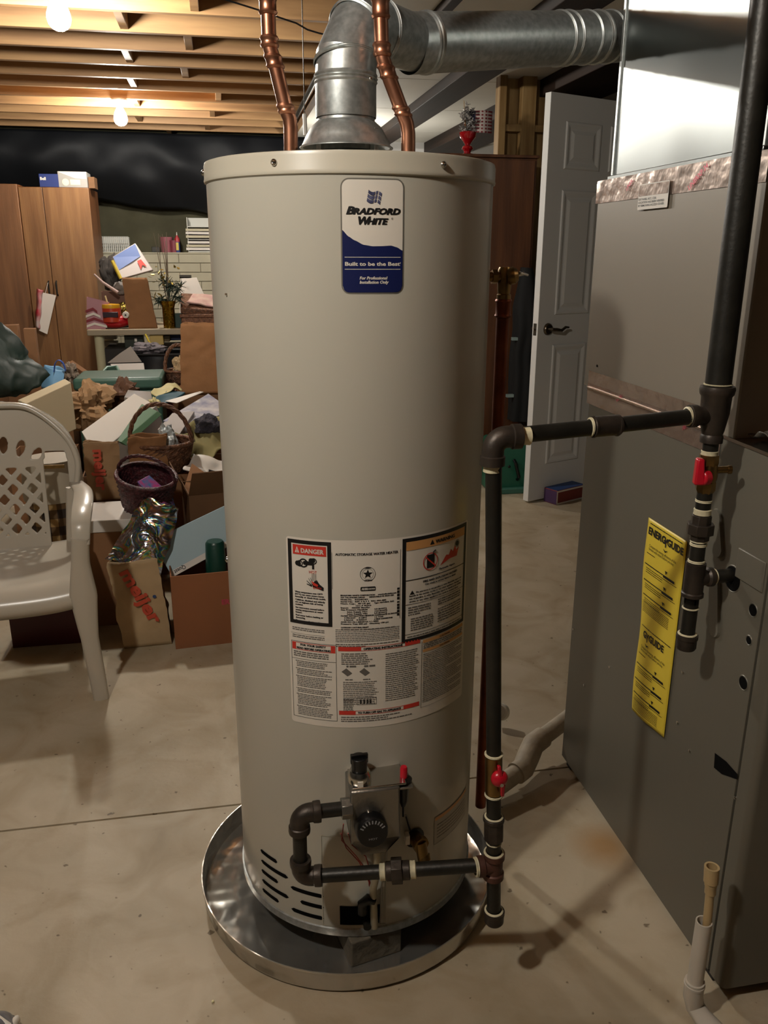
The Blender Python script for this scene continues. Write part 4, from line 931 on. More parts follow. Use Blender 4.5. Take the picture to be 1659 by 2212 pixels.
# yellow guide sheet, curling
ysy0, ysy1, yz1, yz0 = 1.556, 1.397, .842, .402
def yf(off):
    def g(s, t):     # s 0 (far) ..1 (near), t 0 bottom..1 top
        lift = .003+.013*max(0, 1-s*1.5)*(1-t)**1.3+.007*(1-t)*sin(pi*s)+.0025*sin(3.3*pi*t)*(1-s)
        return Vector((FX-lift-off, ysy0+(ysy1-ysy0)*s-.040*(1-t)*(1-s), yz0+(yz1-yz0)*t-.022*s*(1 if t < .02 else 1)*0+.0))
    return g
ye = prop(MB().grid(lambda u, v: yf(0)(u, v), 20, 50).build('energy_sheet', M_YEL, solid=.0006), 'long yellow energy guide sheet taped to the furnace side', 'paper sheet'); ORG[ye] = Vector((0, 0, 0))
Y2 = yf(.0016); q = MB()
def yt(txt, x, y, size, width=None, bold=0.0): # map on a unit sheet; aspect fix
    f = lambda a, b: Y2(x+a/(ysy0-ysy1), y+b/(yz1-yz0)); put_text(q, txt, f, 0, 0, size, bold=bold, width=width*(ysy0-ysy1) if width else None)
def yline(x0, x1, y, h): dash_line(q, lambda a, b: Y2(a/(ysy0-ysy1), b/(yz1-yz0)), x0*(ysy0-ysy1), x1*(ysy0-ysy1), y*(yz1-yz0), h, R)
def yrect(x0, x1, y0, y1): patch(q, Y2, x0, x1, y0, y1, 0, .05)
for half, top in ((0, 1.0), (1, .485)):
    yline(.08, .92, top-.022, .0020)
    if half == 0: yt('ENERG', .05, top-.072, .021, .46, .04); yt('Y', .49, top-.085, .026, .10, .04); yt('GUIDE', .56, top-.072, .021, .40, .04)
    else: yt('G', .14, top-.072, .021, .10, .04); yt('Y', .24, top-.085, .026, .10, .04); yt('GUIDE', .33, top-.072, .021, .42, .04)
    cx_ = .535 if half == 0 else .285
    poly(q, Y2, [(cx_-.06, top-.098), (cx_, top-.112), (cx_+.06, top-.098), (cx_+.03, top-.100), (cx_, top-.104), (cx_-.03, top-.100)])
    yt('Compare the energy efficiency of this', .12, top-.130, .0085, .70); yt('furnace with others before you buy.', .12, top-.146, .0085, .66)
    yline(.08, .30, top-.165, .0016)
    for k, yy in enumerate((.215, .295, .37)):
        poly(q, Y2, [(.62-.03, top-yy+.022), (.62+.03, top-yy+.022), (.62, top-yy+.004)])
        yrect(.06, .56, top-yy-.006, top-yy-.001); yrect(.56, .84, top-yy-.013, top-yy-.001)
        for j in range(3): yline(.10, .55 if j else .9, top-yy-.022-.010*j, .0014)
    for j in range(7): yline(.06, .80, top-.410-.0085*j, .0013)
q.build('lettering', M_INK, ye, smooth=False)

# ================================================================== PVC DRAINS
pz = .055
p1_, p2_, p3_, p4_ = az(1232, 1548, .09), az(1152, 1608, .07), az(1130, 1660, .05), az(1052, 1716, .035)
dr = thing('floor_drain_pipe', 'dirty white plastic drain pipe elbowing out from behind the furnace near the floor', 'drain pipe', tuple(az(1150, 1640, 0)))
MB().tube([p1_, p1_*.5+p2_*.5, p2_], .024, 24).build('pipe_length', mat('dusty_pvc', '#b1a590', .6, 0, var=.2, vscale=20, bump=.2, bscale=60), dr)
MB().tube([p1_*.25+p2_*.75, p2_, p2_*.5+p3_*.5, p3_, p3_*.8+p4_*.2], [.030, .031, .031, .030, .030], 24).build('elbow_fitting', MATS['dusty_pvc'], dr)
MB().tube([p3_*.8+p4_*.2, p4_], .0245, 24).build('pipe_length', MATS['dusty_pvc'], dr)
# standpipe by the furnace front
b0 = az(1500, 2168, .03)
sp_ = thing('condensate_drain', 'white plastic standpipe with a tan pipe stub standing by the furnace corner', 'drain pipe', tuple(b0))
sy = b0.y; t0 = ay(1521, 1990, sy)
kx = lambda v, u: ay(u, v, sy)
MB().lathe(kx(2135, 1499), [(.0145, 0), (.0145, (t0-kx(2135, 1499)).length), (.0120, (t0-kx(2135, 1499)).length), (.0120, 0)], 28, t0-kx(2135, 1499), closed_prof=True).build('standpipe', M_PVC, sp_)
ebp = [kx(2118, 1501), kx(2150, 1497), kx(2175, 1502)+Vector((0, .0, 0)), az(1520, 2200, .022), az(1560, 2240, .020)]
MB().tube(ebp, [.018, .018, .018, .0178, .0175], 28).lathe(kx(2126, 1500), [(.0175, -.003), (.0190, -.002), (.0190, .003), (.0175, .004)], 28).build('elbow_fitting', M_PVC, sp_)
MB().tube([az(1548, 2232, .020), az(1700, 2290, .020), az(1950, 2330, .02)], .0150, 24).build('pipe_length', M_PVC, sp_)
ti = kx(1872, 1538); tb_ = kx(2000, 1527)
MB().tube([tb_, kx(1925, 1534)], .0078, 20).lathe(kx(1930, 1534), [(.0078, 0), (.0100, .001), (.0100, .016), (.0108, .018), (.0108, .024), (.0128, .026), (.0132, (ti-kx(1930, 1534)).length), (.0095, (ti-kx(1930, 1534)).length), (.0095, .022)], 24, ti-kx(1930, 1534)).build('inner_pipe', M_CPVC, sp_)

# ================================================================== DOOR
hx, hy = 1.668, 4.354
dd = Vector((.925, .38, 0)).normalized(); dn_ = Vector((dd.y, -dd.x, 0)); DW, DH, DT = .82, 2.155, .042
door = thing('open_door', 'white six-panel door standing open beyond the furnace with a lever handle', 'door', (hx, hy, .012))
def df_(s, z, o=0.0): return Vector((hx, hy, 0))+dd*s+Vector((0, 0, z))+dn_*o
def dbox(mb, s0, s1, z0, z1, o0, o1):
    return mb.slab([df_(s0, z0, o0), df_(s1, z0, o0), df_(s1, z1, o0), df_(s0, z1, o0)], dn_*(o1-o0))
m_ = MB(); dbox(m_, 0, DW, .012, DH, -DT, 0); m_.build('door_slab', M_DOOR, door, bevel=.002)
for (s0, s1) in ((.115, .375), (.445, .705)):
    for (z0, z1) in ((.22, .90), (1.06, 1.70), (1.80, 2.03)):
        m_ = MB(); o1 = .0008
        # moulded groove: outer ring raised, sunk bevel, raised field
        P4 = lambda i, o: [df_(s0+i, z0+i, o), df_(s1-i, z0+i, o), df_(s1-i, z1-i, o), df_(s0+i, z1-i, o)]
        rings = [P4(0, .0008), P4(.006, .0075), P4(.016, .0075), P4(.034, .0012), P4(.042, .0012), P4(.060, .0075)]
        vs = [p for r_ in rings for p in r_]; fs = []
        for k in range(len(rings)-1):
            for i in range(4): j = (i+1) % 4; fs.append((4*k+i, 4*k+j, 4*k+4+j, 4*k+4+i))
        k = len(rings)-1; fs.append((4*k, 4*k+1, 4*k+2, 4*k+3)); m_.add(vs, fs).build('door_panel', M_DOOR, door, ang=10)
m_ = MB(); lz_ = ay(1190, 712, hy).z
lc = df_(.075, lz_, 0)
m_.lathe(lc, [(0, .013), (.026, .012), (.031, .007), (.033, 0)], 28, dn_)
M_NICK = mat('dark_nickel', '#6b6052', .28, 1)
ho = m_.build('rosette', M_NICK, door)
MB().tube([lc, lc+dn_*.045, lc+dn_*.050+dd*.02, lc+dn_*.050+dd*.055+Vector((0, 0, -.006)), lc+dn_*.048+dd*.085+Vector((0, 0, .010)), lc+dn_*.046+dd*.112+Vector((0, 0, .008))], [.011, .010, .0095, .0085, .0075, .005], 16).build('lever_handle', M_NICK, door)
m_ = MB(); m_.slab([df_(-.001, lz_-.032, -.010), df_(-.001, lz_-.032, -.033), df_(-.001, lz_+.032, -.033), df_(-.001, lz_+.032, -.010)], dd*.002); m_.build('latch_plate', mat('latch_plate_metal', '#7d766a', .35, 1), door)
lb = df_(0, lz_, -.021); MB().box((-.006, -.006, -.005), (.006, .006, .005), Matrix.Translation(lb)).build('latch_bolt', M_CHROME, door)
lc2 = df_(.075, lz_, -DT); MB().lathe(lc2, [(0, .012), (.031, .007), (.033, 0)], 24, -dn_).tube([lc2, lc2-dn_*.045, lc2-dn_*.05-dd*.0+Vector((0, 0, .002)), lc2-dn_*.050-dd*.03], [.010, .010, .009, .007], 14).build('lever_handle', M_CHROME, door)

# brown cupboard, vase with flag on it
MB_ = MB().box((1.20, 5.00, .02), (1.853, 5.30, 1.912))
cb = thing('brown_cupboard', 'dark brown wooden cupboard seen between heater and white door', 'cupboard', (1.5, 5.15, 0))
MB_.build('carcass', M_PANEL, cb, bevel=.003)
MB().box((1.19, 4.985, 1.912), (1.862, 5.31, 1.928)).build('top_board', M_PANEL, cb, bevel=.002)
MB().box((1.22, 4.982, .04), (1.52, 5.0, 1.90)).build('cupboard_door', M_PANEL, cb, bevel=.002); MB().box((1.53, 4.982, .04), (1.835, 5.0, 1.90)).build('cupboard_door', M_PANEL, cb, bevel=.002)
vx, vy, vz = 1.455, 5.10, 1.929
vs_ = thing('red_vase', 'shiny red glass vase on top of the brown cupboard', 'vase', (vx, vy, vz))
M_RGL = mat('red_glass', '#8a0710', .08, 0, spec=.8, coat=.5)
MB().lathe((vx, vy, vz), [(0, 0), (.040, 0), (.042, .006), (.018, .016), (.024, .028), (.034, .036), (.028, .050), (.014, .058), (.026, .075), (.046, .100), (.050, .125), (.046, .128), (.022, .078), (0, .075)], 36).build('vase_body', M_RGL, vs_)
fl2 = thing('silver_flowers', 'bunch of silver and white artificial flowers in the red vase', 'artificial flowers', (vx, vy, vz+.12))
M_SILV = mat('silver_petals', '#9d9894', .35, .5, var=.3, vscale=30); Rn = random.Random(5)
MB().tube([(vx, vy, vz+.08), (vx-.005, vy, vz+.2)], .004, 8).build('stem', M_DKGRN, fl2)
for k in range(46):
    a, r, h = Rn.uniform(0, 2*pi), Rn.uniform(0, .075), Rn.uniform(.13, .27)
    r *= .5+(h-.13)*3.6*.5; c = Vector((vx+r*cos(a), vy+r*sin(a), vz+h)); q = MB()
    for j in range(5):
        e = Euler((Rn.uniform(-1.2, 1.2), Rn.uniform(-1.2, 1.2), j*1.257)).to_matrix(); 
        q.add([c, c+e@Vector((.010, .006, .003)), c+e@Vector((.024, 0, .004)), c+e@Vector((.010, -.006, .003))], [(0, 1, 2, 3)])
    q.build('petal_cluster', M_SILV, fl2, smooth=False, solid=.0008)
fx0 = ay(1003, 238, vy)
fg_ = thing('small_flag', 'little United States flag on a stick in the red vase', 'flag', tuple(fx0))
MB().tube([fx0+Vector((-.004, 0, .05)), Vector((vx-.01, vy, vz+.09))], .0022, 8).build('stick', M_STUD, fg_)
def flg(s, t): return fx0+Vector((s*.172, .012*sin(s*7), -.118*t-.0*s))
q = MB().grid(lambda a, b: flg(a, b), 16, 10); q.build('cloth', mat('flag_white', '#a89c96', .7), fg_, solid=.001)
q = MB(); 
for k in range(7):
    for i in range(8):
        a, b = i/8, (i+1)/8
        q.add([flg(a, (2*k)/13)+Vector((0, -.001, 0)), flg(b, (2*k)/13)+Vector((0, -.001, 0)), flg(b, (2*k+1)/13)+Vector((0, -.001, 0)), flg(a, (2*k+1)/13)+Vector((0, -.001, 0))], [(0, 1, 2, 3)])
q.build('red_stripes', mat('flag_red', '#6a1a20', .7), fg_, smooth=False)
q = MB(); q.grid(lambda a, b: flg(a*.4, b*.54)+Vector((0, -.0022, 0)), 5, 3); q.build('blue_canton', mat('flag_blue', '#171b3a', .7), fg_, smooth=False)

# dark coats hanging beside the cupboard
def garment(name, label, x0, x1, z0, z1, y, seed, col):
    n = 40
    def g(u, v):
        z = z1+(z0-z1)*v; a = 2*pi*u; w = (x1-x0)/2*(0.55+.45*min(1, v*4)); d = .07*(.5+.5*min(1, v*3))
        fold = 1+.12*sin(a*5+seed)*min(1, v*2)
        return ((x0+x1)/2+w*cos(a)*fold, y+d*sin(a)*fold, z)
    m_ = MB().grid(g, 48, 20); m_.add([g(i/24, 0) for i in range(24)], [tuple(range(24))]).noise(.012, 6, seed)
    return prop(m_.build(name, mat(name+str(seed), col, .85)), label, 'garment', 'dark clothes beyond the heater')
hr = thing('coat_rail', 'dark rail with hooks carrying the hanging clothes beside the cupboard', 'coat rail', (1.95, 4.93, 1.40))
MB().cyl((1.86, 4.93, 1.42), (2.45, 4.93, 1.42), .012).build('rail', M_BLK, hr); MB().cyl((2.42, 4.93, 0), (2.42, 4.93, 1.42), .014).build('post', M_BLK, hr); MB().cyl((1.875, 4.93, 0), (1.875, 4.93, 1.42), .012).build('post', M_BLK, hr)
g1 = garment('black_coat', 'black coat with pale reflective bands hanging beside the brown cupboard', 1.72, 1.86, .38, 1.30, 4.90, 1, '#040404')
ORG[g1] = Vector((0, 0, 0))
for v in (732, 855):
    p = ay(1106+ (8 if v < 800 else -4), v, 4.855); MB().box((p.x-.022, p.y-.006, p.z-.009), (p.x+.022, p.y+.02, p.z+.009)).build('reflective_band', mat('reflective_tape', '#8fa3a0', .3, .3), g1)
garment('black_jacket', 'black jacket hanging behind the edge of the white door', 1.90, 2.10, .30, 1.40, 4.93, 3, '#030303')
# green hard case on the floor beyond
gc = thing('green_case', 'green plastic tool case standing on the floor left of the white door', 'tool case', (1.68, 4.62, 0))
a = ay(1078, 950, 4.60); b = ay(1150, 1050, 4.60)
MB().box((a.x-.05, 4.60, .0), (b.x+.02, 4.78, a.z)).build('case_body', mat('green_case_plastic', '#1f5a45', .4), gc, bevel=.025, seg=4)
MB().tube([(1.66, 4.595, .20), (1.66, 4.57, .19), (1.685, 4.57, .10), (1.685, 4.595, .08)], .010, 10).build('case_handle', M_BLACKPL, gc)
MB().sph(ay(1100, 1008, 4.595), .009, 10, (1, .4, 1)).build('case_latch', M_BLACKPL, gc)
gt = prop(MB().box((1.52, 4.56, .0), (1.80, 4.597, .035)).build('green_tray', mat('green_tray_plastic', '#3a6657', .5), bevel=.006), 'flat green tray on the floor in front of the green case', 'tray')
# small red, white and blue box on the floor by the door
pb = az(1188, 1088, 0); 
tb2 = thing('small_carton', 'small blue and red printed carton on the floor in front of the white door', 'box', (pb.x+.11, pb.y+.06, 0), rot=(0, 0, radians(26)))
MB().box((-.12, -.05, 0), (.12, .05, .085)).build('carton_body', mat('carton_red', '#7a2f2a', .5), tb2, bevel=.002)
MB().box((-.118, -.048, .0852), (.118, .048, .0866)).build('carton_lid', mat('carton_blue', '#1b3a6e', .5), tb2)
q = MB()
for z in (.002, .074): q.box((-.121, -.0512, z), (.121, -.0502, z+.009))
for x in (-.121, .113): q.box((x, -.0512, .002), (x+.008, -.0502, .083))
q.build('white_border', M_WHITE, tb2)
MB().box((-.1212, -.048, .004), (-.1202, .048, .080)).build('purple_end', mat('carton_purple', '#4b3358', .5), tb2)
# white roll behind the gas pipe
wp = az(1080, 1568, 0)
wr = thing('white_fitting', 'small white plastic cap lying on the floor behind the gas pipe', 'plastic cap', (wp.x, wp.y, 0), rot=(radians(62), 0, radians(-40)))
MB().lathe((0, 0.02, .0), [(.020, 0), (.026, .002), (.026, .026), (.020, .028), (.018, .012), (0, .010)], 28).build('cap_body', M_WHITE, wr)
wr.location.z = .026
# small cream pebble on the floor at the front
pp = az(460, 2165, 0); prop(MB().sph((pp.x, pp.y, .0022), .0028, 12, (1, 1, .8)).build('floor_crumb', mat('cream_crumb', '#e3d9a8', .5)), 'tiny cream crumb on the bare floor in front of the pan', 'crumb')

# ================================================================== RESIN CHAIR
ch = thing('resin_armchair', 'taupe moulded plastic armchair with a lattice back at the left edge', 'chair', (-.735, 2.70, 0))
CX = -.735
def sweep(mb, pts, ws, ts, up=None):
    """a strap of width w and thickness t following pts; ws along the side direction"""
    pts = [Vector(p) for p in pts]; n = len(pts); vs = []
    for i in range(n):
        t = (pts[min(i+1, n-1)]-pts[max(i-1, 0)]).normalized(); s = Vector(up[i] if isinstance(up, list) else up); s = (s-t*s.dot(t)).normalized(); b = t.cross(s)
        w, h = ws[i]/2, ts[i]/2; c = min(w, h)*.6
        for (x, y) in ((w-c, h), (w, h-c), (w, -h+c), (w-c, -h), (-w+c, -h), (-w, -h+c), (-w, h-c), (-w+c, h)): vs.append(pts[i]+s*x+b*y)
    fs = [(8*i+k, 8*i+(k+1) % 8, 8*i+8+(k+1) % 8, 8*i+8+k) for i in range(n-1) for k in range(8)]+[tuple(range(8))[::-1], tuple(8*(n-1)+k for k in range(8))]
    return mb.add(vs, fs)
def cr(pts, n=6):
    out = []; P_ = [Vector(p) for p in pts]; P_ = [P_[0]*2-P_[1]]+P_+[P_[-1]*2-P_[-2]]
    for i in range(1, len(P_)-2):
        for k in range(n):
            t = k/n; a, b, c, d = P_[i-1:i+3]; out.append(.5*((2*b)+(c-a)*t+(2*a-5*b+4*c-d)*t*t+(3*b-a-3*c+d)*t**3))
    return out+[P_[-2]]
SZ = .405
def seatf(u, v):        # u -1..1 across, v 0 front..1 back
    x = u*(.235+.01*v); y = 2.505+.455*v
    z = SZ-.018*(1-u*u)*(v > -1)*sin(pi*min(1, v*1.1))-.035*max(0, (.14-v)/.14)**2 + .012*abs(u)**4
    return Vector((CX+x, y, z-.01*v))
st_ = MB().grid(lambda a, b: seatf(a*2-1, b), 28, 24)
n0 = len(st_.v)
# rolled apron round the front and sides
ap = []
for i in range(29): ap.append(seatf(i/14-1, 0))
fr = [p+Vector((0, -.012, -.018)) for p in ap]; fr2 = [p+Vector((0, -.010, -.052-.0*abs(p.x-CX))) for p in ap]
st_.add(ap+fr+fr2, [(i, i+1, 29+i+1, 29+i) for i in range(28)]+[(29+i, 30+i, 58+i+1, 58+i) for i in range(28)])
for sgn in (-1, 1):
    ed = [seatf(sgn, j/24) for j in range(25)]; e1_ = [p+Vector((sgn*.010, 0, -.012)) for p in ed]; e2_ = [p+Vector((sgn*.010, 0, -.045)) for p in ed]
    st_.add(ed+e1_+e2_, [(i, i+1, 25+i+1, 25+i) for i in range(24)]+[(25+i, 26+i, 50+i+1, 50+i) for i in range(24)])
st_.build('seat', M_CHAIR, ch, solid=.005, ang=60)
# back: pierced shell
BH = .50
def backf(s, t, o=0.0):     # s across (m), t up from seat (m), o offset to the front
    y = 2.935+.20*t-.55*s*s*(1-.3*t)-o
    return Vector((CX+s, y, SZ-.01+t))
def outer(t):               # half width of the back at height t
    if t < .30: return .262
    k = (t-.30)/(BH-.30); return .262*sqrt(max(0, 1-k**2.3))
step = .0032
def solid_(s, t):
    w = outer(t)
    if abs(s) > w or t > BH: return False
    # outer frame
    dx = w-abs(s); k = (t-.30)/(BH-.30)
    if dx < .034 and t > .20: return True
    if t > .30 and (s*s/(.262-.036)**2+max(0, t-.30)**2/(BH-.30-.040)**2) > 1: return True
    if t > .30:             # crown panel with fanned slots
        a = atan2(s, t-.12); r = hypot(s, t-.12)
        if .205 < r < .262:
            kk = (a/.235) % 1.0-.5; wd = .20*sin(pi*(r-.205)/.057)**.7+.06
            if abs(kk) < wd and abs(a) < .94: return False
        if t > .325 or abs(s) < .155: 
            if t > .30: return True
        return abs(s) < .150
    if abs(s) > .150: return False
    if abs(s) > .136 or t < .045 or t > .275: return True
    p = .062; a = (s+t*.92) % p; b = (s-t*.92) % p; wd = .0245
    return a < wd or b < wd
nx, nz = int(.54/step), int(BH/step)+1
vid = {}; bmv = []; bf = []
def vv(i, j):
    if (i, j) not in vid: vid[(i, j)] = len(bmv); bmv.append((i, j))
    return vid[(i, j)]
cells = {(i, j) for i in range(nx) for j in range(nz) if solid_(-.27+(i+.5)*step, (j+.5)*step)}
for (i, j) in cells: bf.append((vv(i, j), vv(i+1, j), vv(i+1, j+1), vv(i, j+1)))
# relax the staircase outline
pos = [[-.27+i*step, j*step] for i, j in bmv]; from collections import defaultdict
edge = defaultdict(int); adj = defaultdict(set)
for f in bf:
    for a, b in zip(f, f[1:]+f[:1]): edge[tuple(sorted((a, b)))] += 1
for (a, b), c in edge.items():
    if c == 1: adj[a].add(b); adj[b].add(a)
for it in range(3):
    np_ = {}
    for a, nb in adj.items():
        if len(nb) == 2: x = sum(pos[k][0] for k in nb)/2; y = sum(pos[k][1] for k in nb)/2; np_[a] = [pos[a][0]*.4+x*.6, pos[a][1]*.4+y*.6]
    for a, p in np_.items(): pos[a] = p
bk = MB(); bk.add([backf(*p) for p in pos], bf); bk.build('backrest', M_CHAIR, ch, solid=.006, ang=60)
for sgn in (-1, 1):
    X = lambda d: CX+sgn*d
    # back rim, arm and front leg in straps
    rim = cr([backf(sgn*.250, .20, .004), backf(sgn*.262, .30, .006), backf(sgn*.222, .39, .008), backf(sgn*.12, .475, .008), backf(0, BH-.012, .008)], 8)
    mB = MB(); sweep(mB, rim, [.034]*len(rim), [.020]*len(rim), (0, -1, .1)); mB.build('back_rim', M_CHAIR, ch, ang=60)
    arm = cr([backf(sgn*.250, .215, .0), (X(.275), 2.80, .625), (X(.283), 2.68, .632), (X(.282), 2.57, .628), (X(.277), 2.500, .600), (X(.272), 2.475, .540)], 7)
    n = len(arm); mB = MB(); sweep(mB, arm, [.050+.012*sin(pi*i/n) for i in range(n)], [.014]*n, [(1, 0, 0)]*n); mB.build('armrest', M_CHAIR, ch, ang=60)
    leg = cr([(X(.272), 2.480, .560), (X(.264), 2.490, .470), (X(.262), 2.500, .36), (X(.266), 2.505, .22), (X(.274), 2.507, .10), (X(.280), 2.508, 0)], 6)
    n = len(leg); mB = MB(); sweep(mB, leg, [.056-.006*abs(i-n*.35)/n*2+(.026*max(0, 1-abs(i/n-.38)*5)) for i in range(n)], [.030-.004*i/n for i in range(n)], [(1, 0, 0)]*n); mB.build('leg', M_CHAIR, ch, ang=60)
    rleg = cr([backf(sgn*.240, .20, .0), (X(.222), 2.945, .42), (X(.205), 2.985, .22), (X(.200), 3.01, 0)], 6)
    n = len(rleg); mB = MB(); sweep(mB, rleg, [.050-.012*i/n for i in range(n)], [.026]*n, [(1, 0, 0)]*n); mB.build('leg', M_CHAIR, ch, ang=60)
    MB().slab([seatf(sgn, .02)+Vector((0, 0, 0)), (X(.262), 2.50, SZ+.0), (X(.262), 2.50, SZ-.075), seatf(sgn, .02)+Vector((-sgn*.03, 0, -.045))], (0, .03, 0)).build('seat_bracket', M_CHAIR, ch, bevel=.003)
    MB().slab([seatf(sgn, .97), (X(.252), 2.95, SZ-.01), (X(.252), 2.95, SZ-.055), seatf(sgn, .97)+Vector((0, 0, -.045))], (0, -.03, 0)).build('seat_bracket', M_CHAIR, ch, bevel=.003)
CHR = Matrix.Translation((-.461, 2.507, 0)) @ Matrix.Rotation(radians(7), 4, 'Z') @ Matrix.Translation((.461, -2.507, 0))
ch.matrix_world = CHR @ Matrix.Translation(ch.location)
# shoe at the lower left corner
sh = az(8, 2195, .05)
shoe = thing('sneaker', 'toe of a black and grey sneaker at the bottom left corner', 'shoe', (sh.x-.02, sh.y-.05, 0), rot=(0, 0, radians(-12)))
def shf(u, v):
    y = -.17+.25*u; w = .048*(.80+.20*sin(pi*min(1, u*1.15)))*sqrt(max(0, 1-max(0, (u-.72)/.28)**2)); h = .085-.045*u**1.5; h *= sqrt(max(.0, 1-max(0, (u-.8)/.2)**2))
    a = pi*v; return (w*cos(a), y, .018+h*sin(a))
MB().grid(shf, 30, 20).build('upper', mat('dark_glossy_upper', '#23232b', .3, 0, col2='#7a7a80', vscale=28), shoe)
MB().grid(lambda u, v: (lambda p: (p[0]*1.10, p[1]*1.03+.002, v*.022))(shf(u, 0)), 30, 3).grid(lambda u, v: (lambda p: (p[0]*1.10, p[1]*1.03+.002, v*.022))(shf(u, 1)), 30, 3).grid(lambda u, v: (lambda p: (p[0]*1.10*(1-2*v), p[1]*1.03+.002, .022))(shf(u, 0)), 30, 3).build('sole', mat('dark_sole', '#1c1a22', .6), shoe)
MB().tube([(-.03, .03, .052), (0, .04, .066), (.03, .03, .052)], .006, 8).build('lace', M_WHITE, shoe); MB().sph((.028, .055, .035), .012, 12, (.6, 1, .8)).build('toe_stripe', M_WHITE, shoe)
# ================================================================== WARDROBES, TABLE, LEDGE
def wardrobe(name, label, x0, x1, yf, h, oak, seam=None, group='oak wardrobes'):
    t = thing(name, label, 'wardrobe', ((x0+x1)/2, yf+.25, 0), group=group)
    MB().box((x0, yf+.02, .03), (x1, yf+.52, h)).build('carcass', M_OAKD, t, bevel=.003)
    MB().box((x0+.02, yf+.03, 0), (x1-.02, yf+.5, .03)).build('plinth', M_OAKD, t)
    xm = seam if seam else (x0+x1)/2
    for a, b, hx_ in ((x0, xm-.0025, xm-.030), (xm+.0025, x1, xm+.030)):
        d = MB().box((a, yf, .035), (b, yf+.018, h-.004)).build('wardrobe_door', oak, t, bevel=.002)
        zh = 1.10
        MB().tube([(hx_, yf, zh-.055), (hx_, yf-.022, zh-.045), (hx_, yf-.026, zh), (hx_, yf-.022, zh+.045), (hx_, yf, zh+.055)], .007, 10).build('door_handle', M_BLK, d)
    return t
wardrobe('wardrobe', 'tall oak wardrobe with two doors whose top carries the blue and grey boxes', -1.522, -1.00, 7.30, 1.865, M_OAK, -1.345)
wardrobe('wardrobe', 'second tall oak wardrobe cut off by the left edge of the photo', -2.20, -1.526, 7.27, 1.882, wood('oak_laminate_dull', '#7c5638', '#5f4029', 'z', .45))
a = ay(86, 404, 7.34); b = ay(127, 376, 7.34)
bx = thing('blue_carton', 'navy blue carton on top of the wardrobe', 'box', ((a.x+b.x)/2, 7.40, 1.866))
MB().box((a.x, 7.34, 1.866), (b.x-.004, 7.52, b.z)).build('carton_body', mat('navy_carton', '#1c2c62', .5), bx, bevel=.003)
q = MB(); put_text(q, 'Bell', lambda s, t: Vector((a.x+.008+s, 7.338, b.z-.045+t)), 0, 0, .03, bold=.03); q.build('lettering', M_WHITE, bx, smooth=False)
c = ay(127, 404, 7.34); d = ay(186, 371, 7.34)
bx = thing('grey_carton', 'grey and cream carton with a round emblem on top of the wardrobe', 'box', ((c.x+d.x)/2, 7.42, 1.866))
MB().box((c.x, 7.34, 1.866), (d.x, 7.56, d.z)).build('carton_body', mat('grey_carton_print', '#8f8c86', .5), bx, bevel=.003)
q = MB(); q.add([(c.x+.002, 7.3385, d.z-.002), (d.x-.002, 7.3385, d.z-.002), (d.x-.002, 7.3385, d.z-.055), (c.x+.13, 7.3385, d.z-.050), (c.x+.05, 7.3385, d.z-.020)], [(0, 1, 2, 3, 4)]); q.build('cream_band', M_CARTON, bx, smooth=False)
q = MB(); disc(q, lambda s, t: Vector((s, 7.338, t)), c.x+.055, 1.905, .026); patch(q, lambda s, t: Vector((s, 7.338, t)), c.x+.09, c.x+.165, 1.885, 1.925); q.build('emblem', mat('cream_print', '#cfc6a6', .5), bx, smooth=False)
MB().box((d.x+.004, 7.38, 1.866), (d.x+.05, 7.55, 1.95)).build('side_sleeve', M_CARDD, bx)
# ledge things, on the block ledge
def on_ledge(u0, v0, u1, v1, y=YF+.02):
    A = ay(u0, v1, y); B = ay(u1, v0, y); return A.x, B.x, 1.381, B.z
x0_, x1b, zb_, zt_ = on_ledge(221, 512, 277, 546)
bs = thing('white_basket', 'white pierced plastic basket on the block ledge right of the wardrobe', 'basket', ((x0_+x1b)/2, YF+.08, zb_))
m_ = MB()
for i in range(15): x = x0_+(x1b-x0_)*i/14; m_.box((x-.004, YF+.015, zb_), (x+.004, YF+.020, zt_))
for k in range(6): z = zb_+(zt_-zb_)*k/5; m_.box((x0_, YF+.013, z-.004+.004), (x1b, YF+.022, z+.004))
m_.box((x0_, YF+.02, zb_), (x0_+.006, YF+.17, zt_)).box((x1b-.006, YF+.02, zb_), (x1b, YF+.17, zt_)).box((x0_, YF+.165, zb_), (x1b, YF+.17, zt_)).box((x0_, YF+.02, zb_), (x1b, YF+.17, zb_+.004))
m_.build('basket_body', mat('white_plastic_dull', '#bdbcb4', .5), bs)
x0_, x1b, zb_, zt_ = on_ledge(346, 511, 378, 546)
m_ = MB().lathe(((x0_+x1b)/2-.012, YF+.09, zb_), [(0, 0), (.055, 0), (.062, .14), (.058, .14), (.050, .01)], 24)
pc = prop(m_.build('pink_pot', mat('dusty_pink_plastic', '#8e4f58', .5)), 'dusty pink plastic pot on the block ledge beside the glue bottle', 'pot')
m_ = MB().lathe(((x0_+x1b)/2+.058, YF+.05, zb_), [(0, 0), (.035, 0), (.038, .11), (.034, .11), (0, .02)], 20); prop(m_.build('maroon_cup', mat('maroon_cup', '#7a3540', .5)), 'small maroon cup touching the pink pot on the ledge', 'cup')
gb = thing('glue_bottle', 'blue bottle with a red shoulder and white nozzle on the ledge', 'bottle', (ay(384, 540, YF+.04).x, YF+.04, 1.381)); gx = gb.location.x
MB().lathe((gx, YF+.04, 1.381), [(0, 0), (.023, 0), (.024, .10), (.020, .115), (0, .115)], 20).build('bottle_body', mat('blue_bottle', '#24356e', .4), gb)
